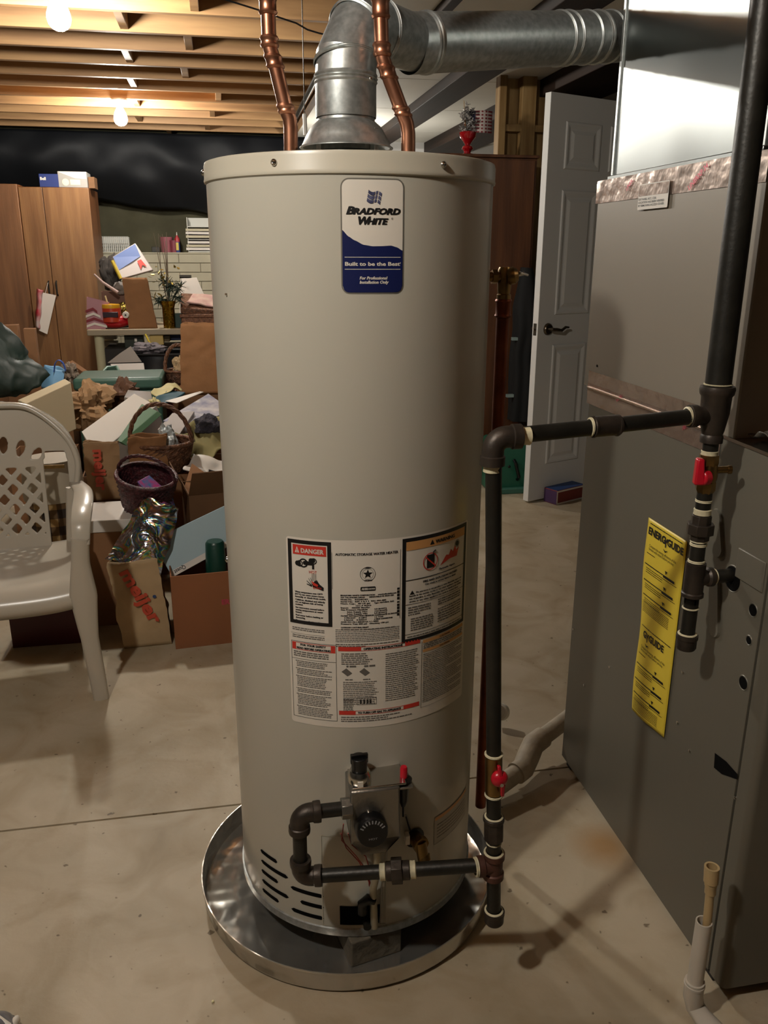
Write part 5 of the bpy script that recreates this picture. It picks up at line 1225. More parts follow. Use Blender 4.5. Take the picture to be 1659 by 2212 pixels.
MB().lathe((gx, YF+.04, 1.381), [(.0245, .095), (.024, .125), (.010, .145), (.010, .155), (0, .155)], 20).build('red_shoulder', mat('red_plastic', '#a32a30', .4), gb)
MB().cyl((gx, YF+.04, 1.53), (gx, YF+.04, 1.565), .006, .003).build('nozzle', M_WHITE, gb); MB().box((gx-.012, YF+.013, 1.40), (gx+.012, YF+.018, 1.47)).build('label', mat('yellow_label', '#c7b04a', .5), gb)
x0_, x1b, zb_, zt_ = on_ledge(328, 533, 345, 546)
prop(MB().box((x0_, YF+.03, zb_), (x1b, YF+.10, zt_)).build('dark_tin', M_BLK, bevel=.003), 'little dark tin on the ledge left of the pink pot', 'tin')
x0_, x1b, zb_, zt_ = on_ledge(407, 470, 462, 545)
ob = thing('paper_organiser', 'white plastic organiser stuffed with papers on the ledge beside the heater', 'organiser', ((x0_+x1b)/2, YF+.1, zb_))
hgt = zt_-zb_; M_WP = mat('white_plastic_dull', '#bdbcb4', .5)
MB().box((x0_, YF+.02, zb_), (x1b+.12, YF+.16, zb_+.012)).box((x0_, YF+.15, zb_), (x1b+.12, YF+.16, zt_)).box((x0_, YF+.02, zb_), (x0_+.008, YF+.16, zt_)).box((x0_, YF+.02, zb_+hgt*.72), (x1b+.12, YF+.16, zb_+hgt*.75)).box((x0_, YF+.02, zb_+hgt*.36), (x1b+.12, YF+.16, zb_+hgt*.38)).box((x1b+.112, YF+.02, zb_), (x1b+.12, YF+.16, zt_)).build('rack', M_WP, ob, bevel=.002)
Rn = random.Random(11)
for k in range(6):
    z = zb_+.02+hgt*(.36 if k > 2 else 0)+.03*(k % 3); 
    MB().box((x0_-.02+Rn.uniform(-.01, .02), YF+.01, z), (x1b+.10, YF+.145, z+.022)).noise(.004, 20, k).build('paper_stack', mat('cream_paper', '#b9b096', .7) if k % 2 else M_CARTON, ob)
# utility table
TZt = ay(300, 711, 6.58).z; ty0, ty1 = 6.58, 7.27; tx0, tx1 = ay(187, 712, ty0).x, .42
tb_o = thing('utility_table', 'grey-white resin utility table against the back wall loaded with party things', 'table', ((tx0+tx1)/2, 6.90, 0))
M_TBL = mat('resin_table_top', '#978a74', .5); M_TLEG = mat('cream_table_leg', '#b3ad8e', .45)
MB().box((tx0, ty0, TZt-.045), (tx1, ty1, TZt)).build('tabletop', M_TBL, tb_o, bevel=.006)
for x, y in ((tx0+.075, ty0+.06), (tx1-.06, ty0+.06), (tx0+.075, ty1-.07), (tx1-.06, ty1-.07)):
    MB().lathe((x, y, 0), [(0, 0), (.026, 0), (.029, .02), (.036, TZt-.045), (0, TZt-.045)], 20).build('leg', M_TLEG, tb_o)
MB().box((tx0+.11, ty1-.11, .30), (tx1-.1, ty1-.04, .32)).box((tx0+.13, ty0+.12, .12), (tx1-.1, ty1-.1, .14)).build('lower_shelf', M_TBL, tb_o)

# ------------------------------------------------------------------ generic clutter
def P3(u, v, y): return ay(u, v, y)
def open_box(name, label, x, y, z, w, d, h, rz=0, material=M_CARD, flaps=(), cat='box', group=None, lid=None, tilt=(0, 0), t=.005):
    o = thing(name, label, cat, (x, y, z), rot=(tilt[0], tilt[1], radians(rz)), group=group)
    m_ = MB()
    m_.box((-w/2, -d/2, 0), (w/2, d/2, t)); m_.box((-w/2, -d/2, t), (w/2, -d/2+t, h)); m_.box((-w/2, d/2-t, t), (w/2, d/2, h)); m_.box((-w/2, -d/2+t, t), (-w/2+t, d/2-t, h)); m_.box((w/2-t, -d/2+t, t), (w/2, d/2-t, h))
    m_.build('box_body', material, o, smooth=False)
    for side, ang, L in flaps:
        a = radians(ang); c, s = cos(a), sin(a)
        if side in 'fb':
            sg = -1 if side == 'f' else 1; q = [(-w/2, sg*d/2, h), (w/2, sg*d/2, h), (w/2-.01, sg*(d/2+L*c), h+L*s), (-w/2+.01, sg*(d/2+L*c), h+L*s)]
        else:
            sg = -1 if side == 'l' else 1; q = [(sg*w/2, -d/2, h), (sg*w/2, d/2, h), (sg*(w/2+L*c), d/2-.01, h+L*s), (sg*(w/2+L*c), -d/2+.01, h+L*s)]
        MB().add(q, [(0, 1, 2, 3)]).build('flap', material, o, smooth=False, solid=.004)
    if lid: MB().box((-w/2-.006, -d/2-.006, h-lid[1]), (w/2+.006, d/2+.006, h+.003)).build('lid', lid[0], o, bevel=.003)
    return o
def bag(name, label, x, y, z, w, d, h, rz=0, material=M_KRAFT, amp=.010, seed=1, lean=(0, 0), cat='paper bag', group=None, squash=.0, flare=0.0):
    o = thing(name, label, cat, (x, y, z), rot=(0, 0, radians(rz)), group=group)
    def prof(k, v):     # k 0..1 round the rectangle
        pts = [(-1, -1), (1, -1), (1, 1), (-1, 1)]; i = int(k*4) % 4; f = k*4-int(k*4); a, b = pts[i], pts[(i+1) % 4]
        X_ = a[0]+(b[0]-a[0])*f; Y_ = a[1]+(b[1]-a[1])*f
        sq = 1-squash*v; w_ = w/2*(1+flare*v); g = 1-(.35*v*(1-abs(Y_)) if abs(X_) > .99 else 0)
        return Vector((X_*w_*g+lean[0]*v, Y_*d/2*sq+lean[1]*v, h*v))
    m_ = MB().grid(lambda a, b: prof(a if a < 1 else 0, b), 48, 22)
    m_.noise(amp, 14, seed, fix=lambda p: min(1, p.z/h*3)).noise(amp*.6, 34, seed+3, fix=lambda p: min(1, p.z/h*3))
    m_.add([prof(i/4, 0) for i in range(4)], [(0, 1, 2, 3)])
    m_.build('bag_body', material, o, solid=.0012, ang=25)
    return o
def crumple(name, label, c, r, material, seed=1, sc=(1, 1, 1), cat='crumpled bag', group=None, amp=.35, fr=7, rot=None, ang=20):
    m_ = MB().sph((0, 0, 0), 1, 36, (1, 1, 1))
    for v in m_.v:
        d = v.normalized(); k = 1+amp*noise.noise(d*1.6+Vector((seed, 0, 0)))*1.2+amp*.5*(abs(noise.noise(d*fr*.6+Vector((0, seed, 0))))-.3)*2
        v *= k
    M = Matrix.Translation(Vector(c)) @ (Euler(rot).to_matrix().to_4x4() if rot else Matrix()) @ Matrix.Diagonal((r*sc[0], r*sc[1], r*sc[2], 1))
    m_.xform(M)
    return prop(m_.build(name, material, ang=ang), label, cat, group)
def qslab(name, label, cat, pts, t, material, group=None, bevel=.002, noise_=0, seed=1, nu=1):
    """a board or carton given by four seen corners with their distances, and its thickness vector"""
    c = [P3(*p) for p in pts]
    if noise_:
        m_ = MB(); f = lambda a, b: (c[0]*(1-a)+c[1]*a)*(1-b)+(c[3]*(1-a)+c[2]*a)*b
        T_ = Vector(t); n = 18
        m_.grid(f, n, n); m_.noise(noise_, 12, seed); o = m_.build(name, material, solid=max(.002, T_.length), ang=30)
    else: o = MB().slab(c, t).build(name, material, bevel=bevel)
    prop(o, label, cat, group); ORG[o] = Vector((0, 0, 0)); return o, c
def wicker_basket(name, label, c, rx, ry, h, material, rot=(0, 0, 0), taper=.72, handle=None, cat='basket', group=None, hr_=.008):
    o = thing(name, label, cat, c, rot=rot, group=group)
    m_ = MB(); n = 56; rows = 16; vs = []
    for j in range(rows+1):
        v = j/rows
        for i in range(n):
            a = 2*pi*i/n; k = taper+(1-taper)*v**.7; wv = .0035*(1 if (i+j) % 2 else -1)
            vs.append(((rx*k+wv)*cos(a), (ry*k+wv)*sin(a), h*v))
    m_.add(vs, [(j*n+i, j*n+(i+1) % n, (j+1)*n+(i+1) % n, (j+1)*n+i) for j in range(rows) for i in range(n)]+[tuple(range(n))])
    m_.build('basket_body', material, o, solid=.006, ang=80)
    rim = [Vector((rx*cos(2*pi*i/48), ry*sin(2*pi*i/48), h)) for i in range(48)]
    MB().tube(rim, .009, 10, closed=True).build('basket_rim', material, o)
    if handle:
        hh, ax_, k = handle; N_ = 36
        for ph in (0, 2.1, 4.2):
            pts = []
            for i in range(N_+1):
                a = pi*i/N_; p = Vector((rx*cos(a), 0, h+hh*sin(a))) if ax_ == 'x' else Vector((0, ry*cos(a), h+hh*sin(a)))
                tw = i*.75+ph; off = Vector((0, cos(tw), 0))*hr_*.55+Vector((cos(a), 0, sin(a)))*sin(tw)*hr_*.55
                pts.append(p+off)
            MB().tube(pts, hr_*.55, 8).build('handle_strand', material, o)
    return o
G_PILE = None
# ---- front row
fb = open_box('cardboard_box', 'brown open cardboard box with red letters on the floor against the heater', -.115, 2.985, 0, .27, .30, .283, 5, mat('orange_cardboard', '#8a5a3c', .8, 0, var=.08, vscale=5, spec=.2), flaps=(('r', -80, .09),))
q = MB(); put_text(q, 'ER', lambda s, t: Vector((s, -.1515, t)), .038, .158, .026, bold=.05); q.build('red_lettering', M_TAPERED, fb, smooth=False)
# printed grocery bag
mb_ = bag('grocery_bag', 'standing kraft grocery bag with large red lettering in front of the pile', -.340, 2.925, 0, .168, .115, .335, 3, M_KRAFTL, .010, 4, lean=(-.030, .0), flare=.02)
q = MB()
def gf(s, t):    # slanting line of type down the bag front
    ox, oz = -.060, .300; a = radians(-68); x = ox+cos(a)*s-sin(a)*t; z = oz+sin(a)*s+cos(a)*t
    return Vector((x-.030*z/.335*.6, -.0640-.004, z))
put_text(q, 'mei', gf, 0, 0, .066, bold=.04, width=.122); put_text(q, 'jer', gf, .126, 0, .066, bold=.04, width=.108); q.build('red_lettering', mat('orange_red_print', '#b8442c', .6), mb_, smooth=False)
q = MB(); disc(q, gf, .135, .062, .0065); q.build('blue_dot', mat('blue_print', '#28406a', .6), mb_, smooth=False)
# iridescent gift bag
def irid():
    m = bpy.data.materials.new('iridescent_film'); m.use_nodes = True; nt = m.node_tree; N = nt.nodes; L = nt.links; b = N['Principled BSDF']
    tc = N.new('ShaderNodeTexCoord'); vo = N.new('ShaderNodeTexNoise'); vo.inputs['Scale'].default_value = 11; vo.inputs['Detail'].default_value = 2; vo.inputs['Distortion'].default_value = 2.5; L.new(tc.outputs['Object'], vo.inputs['Vector'])
    r = N.new('ShaderNodeValToRGB'); L.new(vo.outputs['Fac'], r.inputs[0]); e = r.color_ramp.elements; e[0].position = .25; e[0].color = (.25, .25, .28, 1); e[1].position = .8; e[1].color = (.5, .5, .5, 1)
    for p, c in ((.42, (.45, .45, .5)), (.46, (.12, .2, .8)), (.49, (.15, .6, .5)), (.52, (.5, .65, .2)), (.55, (.75, .4, .2)), (.58, (.6, .45, .5)), (.64, (.5, .5, .55))): x = e.new(p); x.color = (*c, 1)
    L.new(r.outputs[0], b.inputs['Base Color']); b.inputs['Metallic'].default_value = 1; b.inputs['Roughness'].default_value = .2
    bp = N.new('ShaderNodeBump'); bp.inputs['Strength'].default_value = .7; bp.inputs['Distance'].default_value = .01; L.new(vo.outputs['Fac'], bp.inputs['Height']); L.new(bp.outputs[0], b.inputs['Normal']); return m
hb_c = [P3(228, 1205, 2.90), P3(345, 1245, 2.88), P3(390, 1098, 3.02), P3(312, 1075, 3.06)]
def hbf(a, b): return (hb_c[0]*(1-a)+hb_c[1]*a)*(1-b)+(hb_c[3]*(1-a)+hb_c[2]*a)*b
m_ = MB().grid(lambda a, b: hbf(a, b)+Vector((.01, -.045, .012))*sin(pi*a)*(.4+.6*b), 22, 26); n1 = len(m_.v); m_.grid(lambda a, b: hbf(a, b)+Vector((-.01, .03, -.01))*sin(pi*a), 22, 26)
m_.noise(.012, 18, 9)
prop(m_.build('gift_bag', irid(), ang=12, solid=.001), 'shiny rainbow foil gift bag sticking up out of the kraft grocery bag', 'gift bag')
# light blue flat carton
qc, c = qslab('flat_carton', 'flat light blue carton standing tilted in the front cardboard box', 'box', [(326, 1168, 2.98), (372, 1246, 2.92), (500, 1176, 2.99), (500, 1085, 3.05)], (.02, .045, -.01), mat('light_blue_card', '#9db3bb', .6))
q = MB(); e_ = (c[2]-c[1]).normalized(); upv = (c[0]-c[1]).normalized(); up2 = (upv-e_*upv.dot(e_)).normalized(); nn = e_.cross(up2)
if nn.y > 0: nn = -nn
sfn = lambda s, t: c[1]+e_*s+up2*t+nn*.0015
q.add([sfn(0, -.002), sfn((c[2]-c[1]).length, -.002), sfn((c[2]-c[1]).length, .020), sfn(0, .020)], [(0, 1, 2, 3)]); q.build('white_edge', M_CARTON, qc, smooth=False)
q = MB(); put_text(q, 'Quest', lambda s, t: c[1]+e_*(.060-s)+up2*(.017-t)+nn*.003, 0, 0, .021, bold=.02, width=.045); q.build('lettering', M_INK, qc, smooth=False)
cpx_ = P3(468, 1240, 2.945)
prop(MB().lathe((cpx_.x, 2.945, .17), [(.046, 0), (.040, .05), (.0345, P3(468, 1168, 2.945).z-.17-.008), (.029, P3(468, 1168, 2.945).z-.17), (0, P3(468, 1168, 2.945).z-.17+.001)], 30).build('green_tumbler', mat('dark_green_plastic', '#0d3b30', .35, 0, bump=.1, bscale=60)), 'dark green plastic tumbler upside down in the front cardboard box', 'tumbler')
# white-lidded carton
wl = open_box('lidded_carton', 'low cardboard carton with a plain white lid left of the maroon basket', -.468, 3.20, 0, .18, .24, .425, 0, M_CARD, lid=(M_CARTON, .045))
# plaid tub behind the chair
pz_ = thing('plaid_hamper', 'brown plaid hamper with a white lid behind the chair back', 'hamper', (-.62, 3.22, 0))
def plaid():
    m = bpy.data.materials.new('brown_plaid'); m.use_nodes = True; nt = m.node_tree; N = nt.nodes; L = nt.links; b = N['Principled BSDF']
    tc = N.new('ShaderNodeTexCoord'); sx = N.new('ShaderNodeSeparateXYZ'); L.new(tc.outputs['Object'], sx.inputs[0]); prev = None
    for k, (ax_, f) in enumerate((('X', 110), ('Z', 95))):
        mu = N.new('ShaderNodeMath'); mu.operation = 'MULTIPLY'; mu.inputs[1].default_value = f; L.new(sx.outputs[ax_], mu.inputs[0])
        si = N.new('ShaderNodeMath'); si.operation = 'SINE'; L.new(mu.outputs[0], si.inputs[0]); gt_ = N.new('ShaderNodeMath'); gt_.operation = 'GREATER_THAN'; gt_.inputs[1].default_value = .1; L.new(si.outputs[0], gt_.inputs[0])
        if prev: ad = N.new('ShaderNodeMath'); ad.operation = 'ADD'; L.new(prev.outputs[0], ad.inputs[0]); L.new(gt_.outputs[0], ad.inputs[1]); prev = ad
        else: prev = gt_
    r = N.new('ShaderNodeValToRGB'); mr = N.new('ShaderNodeMath'); mr.operation = 'DIVIDE'; mr.inputs[1].default_value = 2; L.new(prev.outputs[0], mr.inputs[0]); L.new(mr.outputs[0], r.inputs[0])
    e = r.color_ramp.elements; e[0].color = (*lin('#2b2018'), 1); e[1].color = (*lin('#96784a'), 1); x = e.new(.5); x.color = (*lin('#5b4429'), 1); r.color_ramp.interpolation = 'CONSTANT'
    L.new(r.outputs[0], b.inputs['Base Color']); b.inputs['Roughness'].default_value = .8; return m
pzx = P3(143, 1000, 3.08)
MB().lathe((-.672, 3.22, 0), [(0, .0), (.098, 0), (.105, .50), (0, .50)], 36).build('hamper_body', plaid(), pz_)
MB().lathe((-.672, 3.22, .50), [(.110, -.012), (.112, .01), (.106, .10), (.098, .14), (0, .145)], 36).build('hamper_lid', mat('dull_white_lid', '#a59a88', .6), pz_)
MB().box((-.70, 3.088, .630), (-.60, 3.094, .642)).build('lid_strip', M_BRASS, pz_)
# red crate under the chair
rc = open_box('red_crate', 'dark red plastic crate on the floor under the chair seat', -.70, 3.02, 0, .24, .16, .20, 0, mat('dark_red_plastic', '#4a1014', .35), cat='crate')
prop(crumple('green_sack', '', (-1.00, 3.0, .09), .11, M_DKGRN, 3, (1, .8, .8)), 'dark green sack on the floor below the left of the chair', 'sack')
prop(MB().box((-.66, 2.915, .205), (-.585, 2.93, .25)).box((-.66, 2.93, .201), (-.585, 3.05, .208)).build('small_carton', mat('grey_printed_card', '#6d6a66', .6)), 'small grey printed carton lying on the red crate', 'box')
# maroon basket, tipped toward us, with a printed box in it
mk = wicker_basket('maroon_basket', 'dark maroon wicker basket tipped over on top of the pile', (-.335, 3.20, .425), .112, .095, .15, M_MAROON, rot=(radians(14), radians(10), radians(-18)), handle=(.085, 'x', 1), hr_=.007)
pb_, c = qslab('patterned_box', 'small pink and blue patterned box in the maroon basket', 'box', [(296, 1040, 3.12), (350, 1092, 3.09), (372, 1070, 3.16), (322, 1026, 3.18)], (.012, .03, -.075), mat('pink_blue_pattern', '#b23a78', .5, 0, col2='#2b6fa0', vscale=42, detail=1))
# brown box with raised flap, tan carton, black and white cloth
bf_ = open_box('cardboard_box', 'dark cardboard box with a raised flap between maroon basket and heater', -.07, 3.34, 0, .25, .22, .47, 10, M_CARDD, flaps=(('f', 55, .13), ('l', 65, .10)))
ct, _ = qslab('tan_carton', 'tan carton lying tilted behind the dark flapped box', 'box', [(392, 1070, 3.36), (440, 1088, 3.33), (470, 1040, 3.46), (414, 1000, 3.52)], (.01, .03, -.03), M_CARD)
cb_, _ = qslab('checked_cloth', 'white cloth draped over the tan carton beside the heater', 'cloth', [(396, 1010, 3.50), (500, 1052, 3.50), (500, 1000, 3.72), (420, 980, 3.70)], (0, .003, 0), M_CARTON, noise_=.03, seed=4)
cd, _ = qslab('dark_ring', 'dark curved belt lying in the white cloth by the heater', 'belt', [(444, 1040, 3.46), (475, 1046, 3.46), (478, 1018, 3.52), (450, 1014, 3.52)], (0, .004, 0), M_BLACKPL, noise_=.012, seed=8)
# red-lettered kraft bag
rb = bag('grocery_bag', 'crumpled kraft bag with red vertical letters behind the white-lidded carton', -.515, 3.43, .415, .13, .07, .235, 4, M_KRAFT, .012, 12, squash=.4)
open_box('cardboard_box', 'plain cardboard box under the red-lettered kraft bag', -.50, 3.455, 0, .26, .17, .412, 0, M_CARDD)
q = MB(); put_text(q, 'meijer', lambda s, t: Vector((-.030+t, -.047, .215-s)), 0, 0, .060, bold=.04, width=.17); q.build('red_lettering', mat('orange_red_print', '#b8442c', .6), rb, smooth=False)
# twig basket with a brown bag and a white plastic bag inside
open_box('cardboard_box', 'plain cardboard box under the twig basket', -.29, 3.735, 0, .34, .30, .46, 0, M_CARD)
tw = wicker_basket('twig_basket', 'round twig basket with a tall twisted handle in the middle of the pile', (-.300, 3.66, .462), .135, .125, .13, M_WICK, rot=(0, 0, radians(-12)), handle=(.165, 'x', 1), hr_=.010)
kb = bag('brown_bag', 'open brown paper bag standing in front inside the twig basket', -.345, 3.575, .475, .155, .07, .165, -2, mat('brown_bag_paper', '#8a6240', .75, 0, var=.1, vscale=9, bump=.3, bscale=18, spec=.2), .010, 21, squash=.2)
crumple('plastic_bag', 'crumpled white plastic bag stuffed in the right of the twig basket', (P3(360, 950, 3.62).x, 3.63, .60), .055, mat('thin_white_plastic', '#aab0b0', .3, spec=.6), 5, (.75, .8, 1.25), cat='plastic bag')
# long white carton with green side
lw, c = qslab('long_carton', 'long white carton lying slanted behind the twig basket', 'box', [(176, 932, 3.80), (208, 985, 3.76), (338, 876, 4.25), (290, 850, 4.32)], (.03, .05, -.13), M_CARTON)
gw, _ = qslab('green_folder', 'dark green card folder leaning on the long white carton', 'folder', [(252, 952, 3.78), (262, 955, 3.77), (340, 888, 4.16), (306, 872, 4.20)], (.02, .01, -.02), mat('green_card', '#3e6140', .6))
open_box('cardboard_box', 'plain cardboard box under the long white carton', -.52, 4.10, 0, .36, .32, .38, 4, M_CARDD)
# olive cloth and fuzzy hat
oc, _ = qslab('olive_cloth', 'yellow-olive cloth bunched over a box beside the heater', 'cloth', [(372, 940, 3.82), (420, 1000, 3.74), (500, 975, 3.80), (490, 885, 4.02)], (0, .004, 0), mat('olive_fabric', '#867c50', .85, 0, var=.15, vscale=6), noise_=.045, seed=14)
crumple('fuzzy_hat', 'dark grey fuzzy hat lying on the olive cloth by the heater', P3(448, 920, 3.92), .062, mat('dark_fuzz', '#37343c', .95, 0, var=.5, vscale=50, bump=1, bscale=90), 7, (1, 1, .8), cat='hat', ang=80)
open_box('cardboard_box', 'plain cardboard box under the olive cloth', -.02, 4.08, 0, .30, .26, .46, 0, M_CARD)
# floral storage box and clear lid
open_box('cardboard_box', 'plain cardboard box under the floral box', -.16, 4.47, 0, .40, .34, .44, 0, M_CARDD)
fl_b, c = qslab('floral_box', 'white storage box printed with grey-blue flowers against the heater side', 'box', [(352, 908, 4.15), (408, 925, 4.10), (500, 885, 4.28), (450, 850, 4.45)], (0, .02, -.10), mat('floral_print', '#b7b0ae', .55, 0, col2='#6d6f86', vscale=16, detail=6))
cl_, _ = qslab('clear_cover', 'clear plastic cover with fine lettering on the left of the floral box', 'cover', [(340, 928, 4.08), (388, 938, 4.05), (420, 888, 4.20), (372, 892, 4.22)], (0, .01, -.02), mat('milky_plastic', '#aaa4a0', .25, spec=.6))
qslab('white_sheet', 'thin white paper sheet lying flat above the floral box', 'paper', [(356, 866, 4.50), (382, 870, 4.45), (440, 846, 4.70), (432, 845, 4.75)], (0, 0, -.004), M_CARTON)
qslab('teal_fabric', 'dark teal fabric patch in the pile between green bin and floral box', 'fabric', [(334, 858, 4.62), (352, 872, 4.55), (400, 850, 4.75), (372, 842, 4.85)], (0, 0, -.01), mat('teal_fabric', '#1e4754', .7), noise_=.012, seed=3)
qslab('yellow_paper', 'crumpled cream-yellow paper in front of the tall brown bag', 'paper', [(318, 846, 4.75), (350, 852, 4.70), (392, 836, 4.90), (374, 824, 4.95)], (0, 0, -.003), mat('cream_yellow_paper', '#b9ae7c', .7), noise_=.03, seed=5)
qslab('clear_tray', 'clear plastic tray lying behind the long white carton', 'tray', [(268, 858, 4.55), (276, 842, 4.72), (326, 846, 4.70), (330, 866, 4.50)], (0, 0, -.03), mat('grey_clear_plastic', '#8a8278', .2, spec=.7))
crumple('ribbon_bow', 'small cream ribbon bow on top of the green folder', P3(332, 872, 4.28), .030, mat('cream_yellow_paper', '#b9ae7c', .7), 15, (1, 1, .8), cat='bow', amp=.6)
# crumpled bags left of the long carton
open_box('cardboard_box', 'plain cardboard box under the crumpled brown bags', -.62, 4.70, 0, .30, .26, .48, 0, M_CARDD)
crumple('crumpled_bag', 'large crumpled brown paper bag with a torn mouth left of the long white carton', (-.74, 4.60, .595), .115, M_KRAFT, 22, (1.15, .9, .85), group='crumpled brown bags', amp=.6, ang=14)
crumple('crumpled_bag', 'small crumpled dark brown bag in front of the green bin', (-.585, 4.78, .62), .085, mat('dark_brown_paper', '#5a3c28', .8, bump=.4, bscale=20), 31, (1.2, .9, .8), group='crumpled brown bags', amp=.6, ang=14)
crumple('tissue_wad', 'wad of white tissue between crumpled bag and long white carton', (-.50, 4.46, .56), .06, M_CARTON, 41, (1.5, 1, .7), cat='tissue paper', amp=.6, ang=14)
# beige flat box
bb, c = qslab('beige_box', 'long beige box standing on edge above the chair back', 'box', [(38, 864, 4.38), (56, 872, 4.34), (153, 826, 4.36), (140, 818, 4.50)], (.0, .02, -.24), M_BEIGE, bevel=.003)
open_box('cardboard_box', 'plain cardboard box under the beige box', -.95, 4.44, 0, .30, .26, .40, 0, M_CARD)
# green bin behind
gbn = thing('green_bin', 'grey-green plastic storage bin standing across the pile', 'storage bin', (-.64, 5.28, 0))
w2 = (P3(350, 822, 5.10).x-P3(156, 822, 5.10).x)/2; xm = (P3(350, 822, 5.10).x+P3(156, 822, 5.10).x)/2
MB().box((xm-w2+.01, 5.11, 0), (xm+w2-.01, 5.46, .60)).build('bin_body', M_GRNBIN, gbn, bevel=.02, seg=3)
MB().box((xm-w2, 5.10, .60), (xm+w2, 5.48, .672)).build('bin_lid', M_GRNBIN, gbn, bevel=.018, seg=3)
# green bag sack at the left
sk = [P3(-30, 690, 4.95), P3(30, 702, 4.95), P3(110, 812, 4.80), P3(60, 850, 4.72), P3(-40, 870, 4.72)]
gs = MB(); nn_ = 18
def skf(a, b): # quad between the upper ridge and lower edge
    top = sk[0]*(1-a)+sk[1]*a if a < .5 else (sk[0]*.5+sk[1]*.5)*(1-(a-.5)*2)+sk[2]*((a-.5)*2)
    bot = sk[4]*(1-a)+sk[3]*a
    return top*(1-b)+bot*b
gs.grid(lambda a, b: skf(a, b)+Vector((0, -.12*sin(pi*b)*sin(pi*(.15+.8*a)), 0)), 26, 20); gs.grid(lambda a, b: skf(a, b)+Vector((0, .20*sin(pi*b)*sin(pi*(.15+.8*a)), 0)), 26, 20); gs.noise(.035, 7, 5); gs.noise(.014, 19, 8)
prop(gs.build('green_duffel', M_DKGRN, solid=.003, ang=40), 'big dark green vinyl bag slumped at the left edge in front of the wardrobe', 'bag')
open_box('cardboard_box', 'plain cardboard box under the big dark green bag', -1.24, 5.02, 0, .40, .38, .50, 0, M_CARDD)
# blue tote
bt = thing('blue_tote', 'light blue tote bag with a royal blue handle in front of the wardrobe', 'tote bag', (-1.07, 5.55, .46))
c = [P3(88, 838, 5.45), P3(136, 832, 5.42), P3(141, 800, 5.50), P3(96, 790, 5.55)]
m_ = MB().grid(lambda a, b: (c[0]*(1-a)+c[1]*a)*(1-b)+(c[3]*(1-a)+c[2]*a)*b+Vector((0, -.05*sin(pi*a), 0)), 14, 12).grid(lambda a, b: (c[0]*(1-a)+c[1]*a)*(1-b)+(c[3]*(1-a)+c[2]*a)*b+Vector((0, .09*sin(pi*a), 0)), 14, 12).noise(.010, 12, 2)
m_.build('bag_body', mat('pale_blue_fabric', '#6c9cc0', .6), bt, solid=.002, ang=40)
hp = [P3(117, 803, 5.44), P3(119, 786, 5.44), P3(126, 778, 5.45), P3(136, 784, 5.45), P3(142, 800, 5.46)]
m_ = MB(); sweep(m_, cr(hp, 4), [.035]*len(cr(hp, 4)), [.004]*len(cr(hp, 4)), (0, 1, 0)); m_.build('handle', mat('royal_blue_strap', '#1d4aa0', .5), bt)
open_box('cardboard_box', 'plain cardboard box under the blue tote', -1.10, 5.52, 0, .26, .24, .46, 0, M_CARD)
crumple('crumpled_bag', 'grey-brown crumpled paper between blue tote and green bin', P3(152, 805, 5.62), .055, mat('grey_brown_paper', '#8a7a6a', .8, bump=.3, bscale=20), 51, (.8, .8, 1.2), group='crumpled brown bags', amp=.6, ang=14)
qslab('brown_flap', 'brown cardboard strip slanting down behind the green bin', 'cardboard', [(148, 782, 5.80), (200, 818, 5.60), (206, 812, 5.62), (156, 778, 5.82)], (0, .01, -.05), M_CARD)
open_box('cardboard_box', 'plain cardboard box behind the green bin', -.89, 5.66, 0, .13, .26, .55, 0, M_CARDD)
# green tray basket, tilted
gtq = thing('green_basket', 'green slatted plastic basket tipped up behind the green bin', 'basket', (-.745, 5.70, .60))
c = [P3(200, 826, 5.58), P3(268, 826, 5.58), P3(252, 792, 5.72), P3(232, 793, 5.72)]
m_ = MB(); m_.tube([c[0], c[3], c[2], c[1]], .010, 10); m_.build('basket_rim', mat('sage_plastic', '#5f7f70', .4), gtq)
m_ = MB()
for i in range(12):
    a = i/11; t_ = c[3]*(1-a)+c[2]*a; b_ = c[0]*(1-a)+c[1]*a; m_.tube([t_, (t_+b_)/2+Vector((0, .05, -.03)), b_], .004, 6)
for k in range(4):
    a = k/3; m_.tube([c[0]*(1-a)+c[3]*a+Vector((0, .03, -.015)), c[1]*(1-a)+c[2]*a+Vector((0, .03, -.015))], .004, 6)
m_.build('basket_slats', mat('dark_sage_plastic', '#2f4a3d', .5), gtq)
open_box('cardboard_box', 'plain cardboard box under the green slatted basket', -.72, 5.76, 0, .18, .26, .58, 0, M_CARD)
# grey-white carton with raised flap
gwc, c = qslab('leaning_carton', 'flattened off-white carton with a grey upright flap leaning under the table edge', 'box', [(238, 786, 6.15), (310, 784, 6.12), (316, 826, 5.95), (262, 826, 5.95)], (0, .03, -.005), mat('grey_white_card', '#a39b93', .6))
MB().slab([P3(*p) for p in [(232, 784, 6.2), (306, 782, 6.18), (282, 748, 6.28), (258, 764, 6.28)]], (0, .012, 0)).build('carton_flap', mat('grey_card', '#6f675f', .7), gwc)
open_box('cardboard_box', 'plain cardboard box under the off-white panel', -.66, 6.10, 0, .28, .22, .50, 0, M_CARDD)
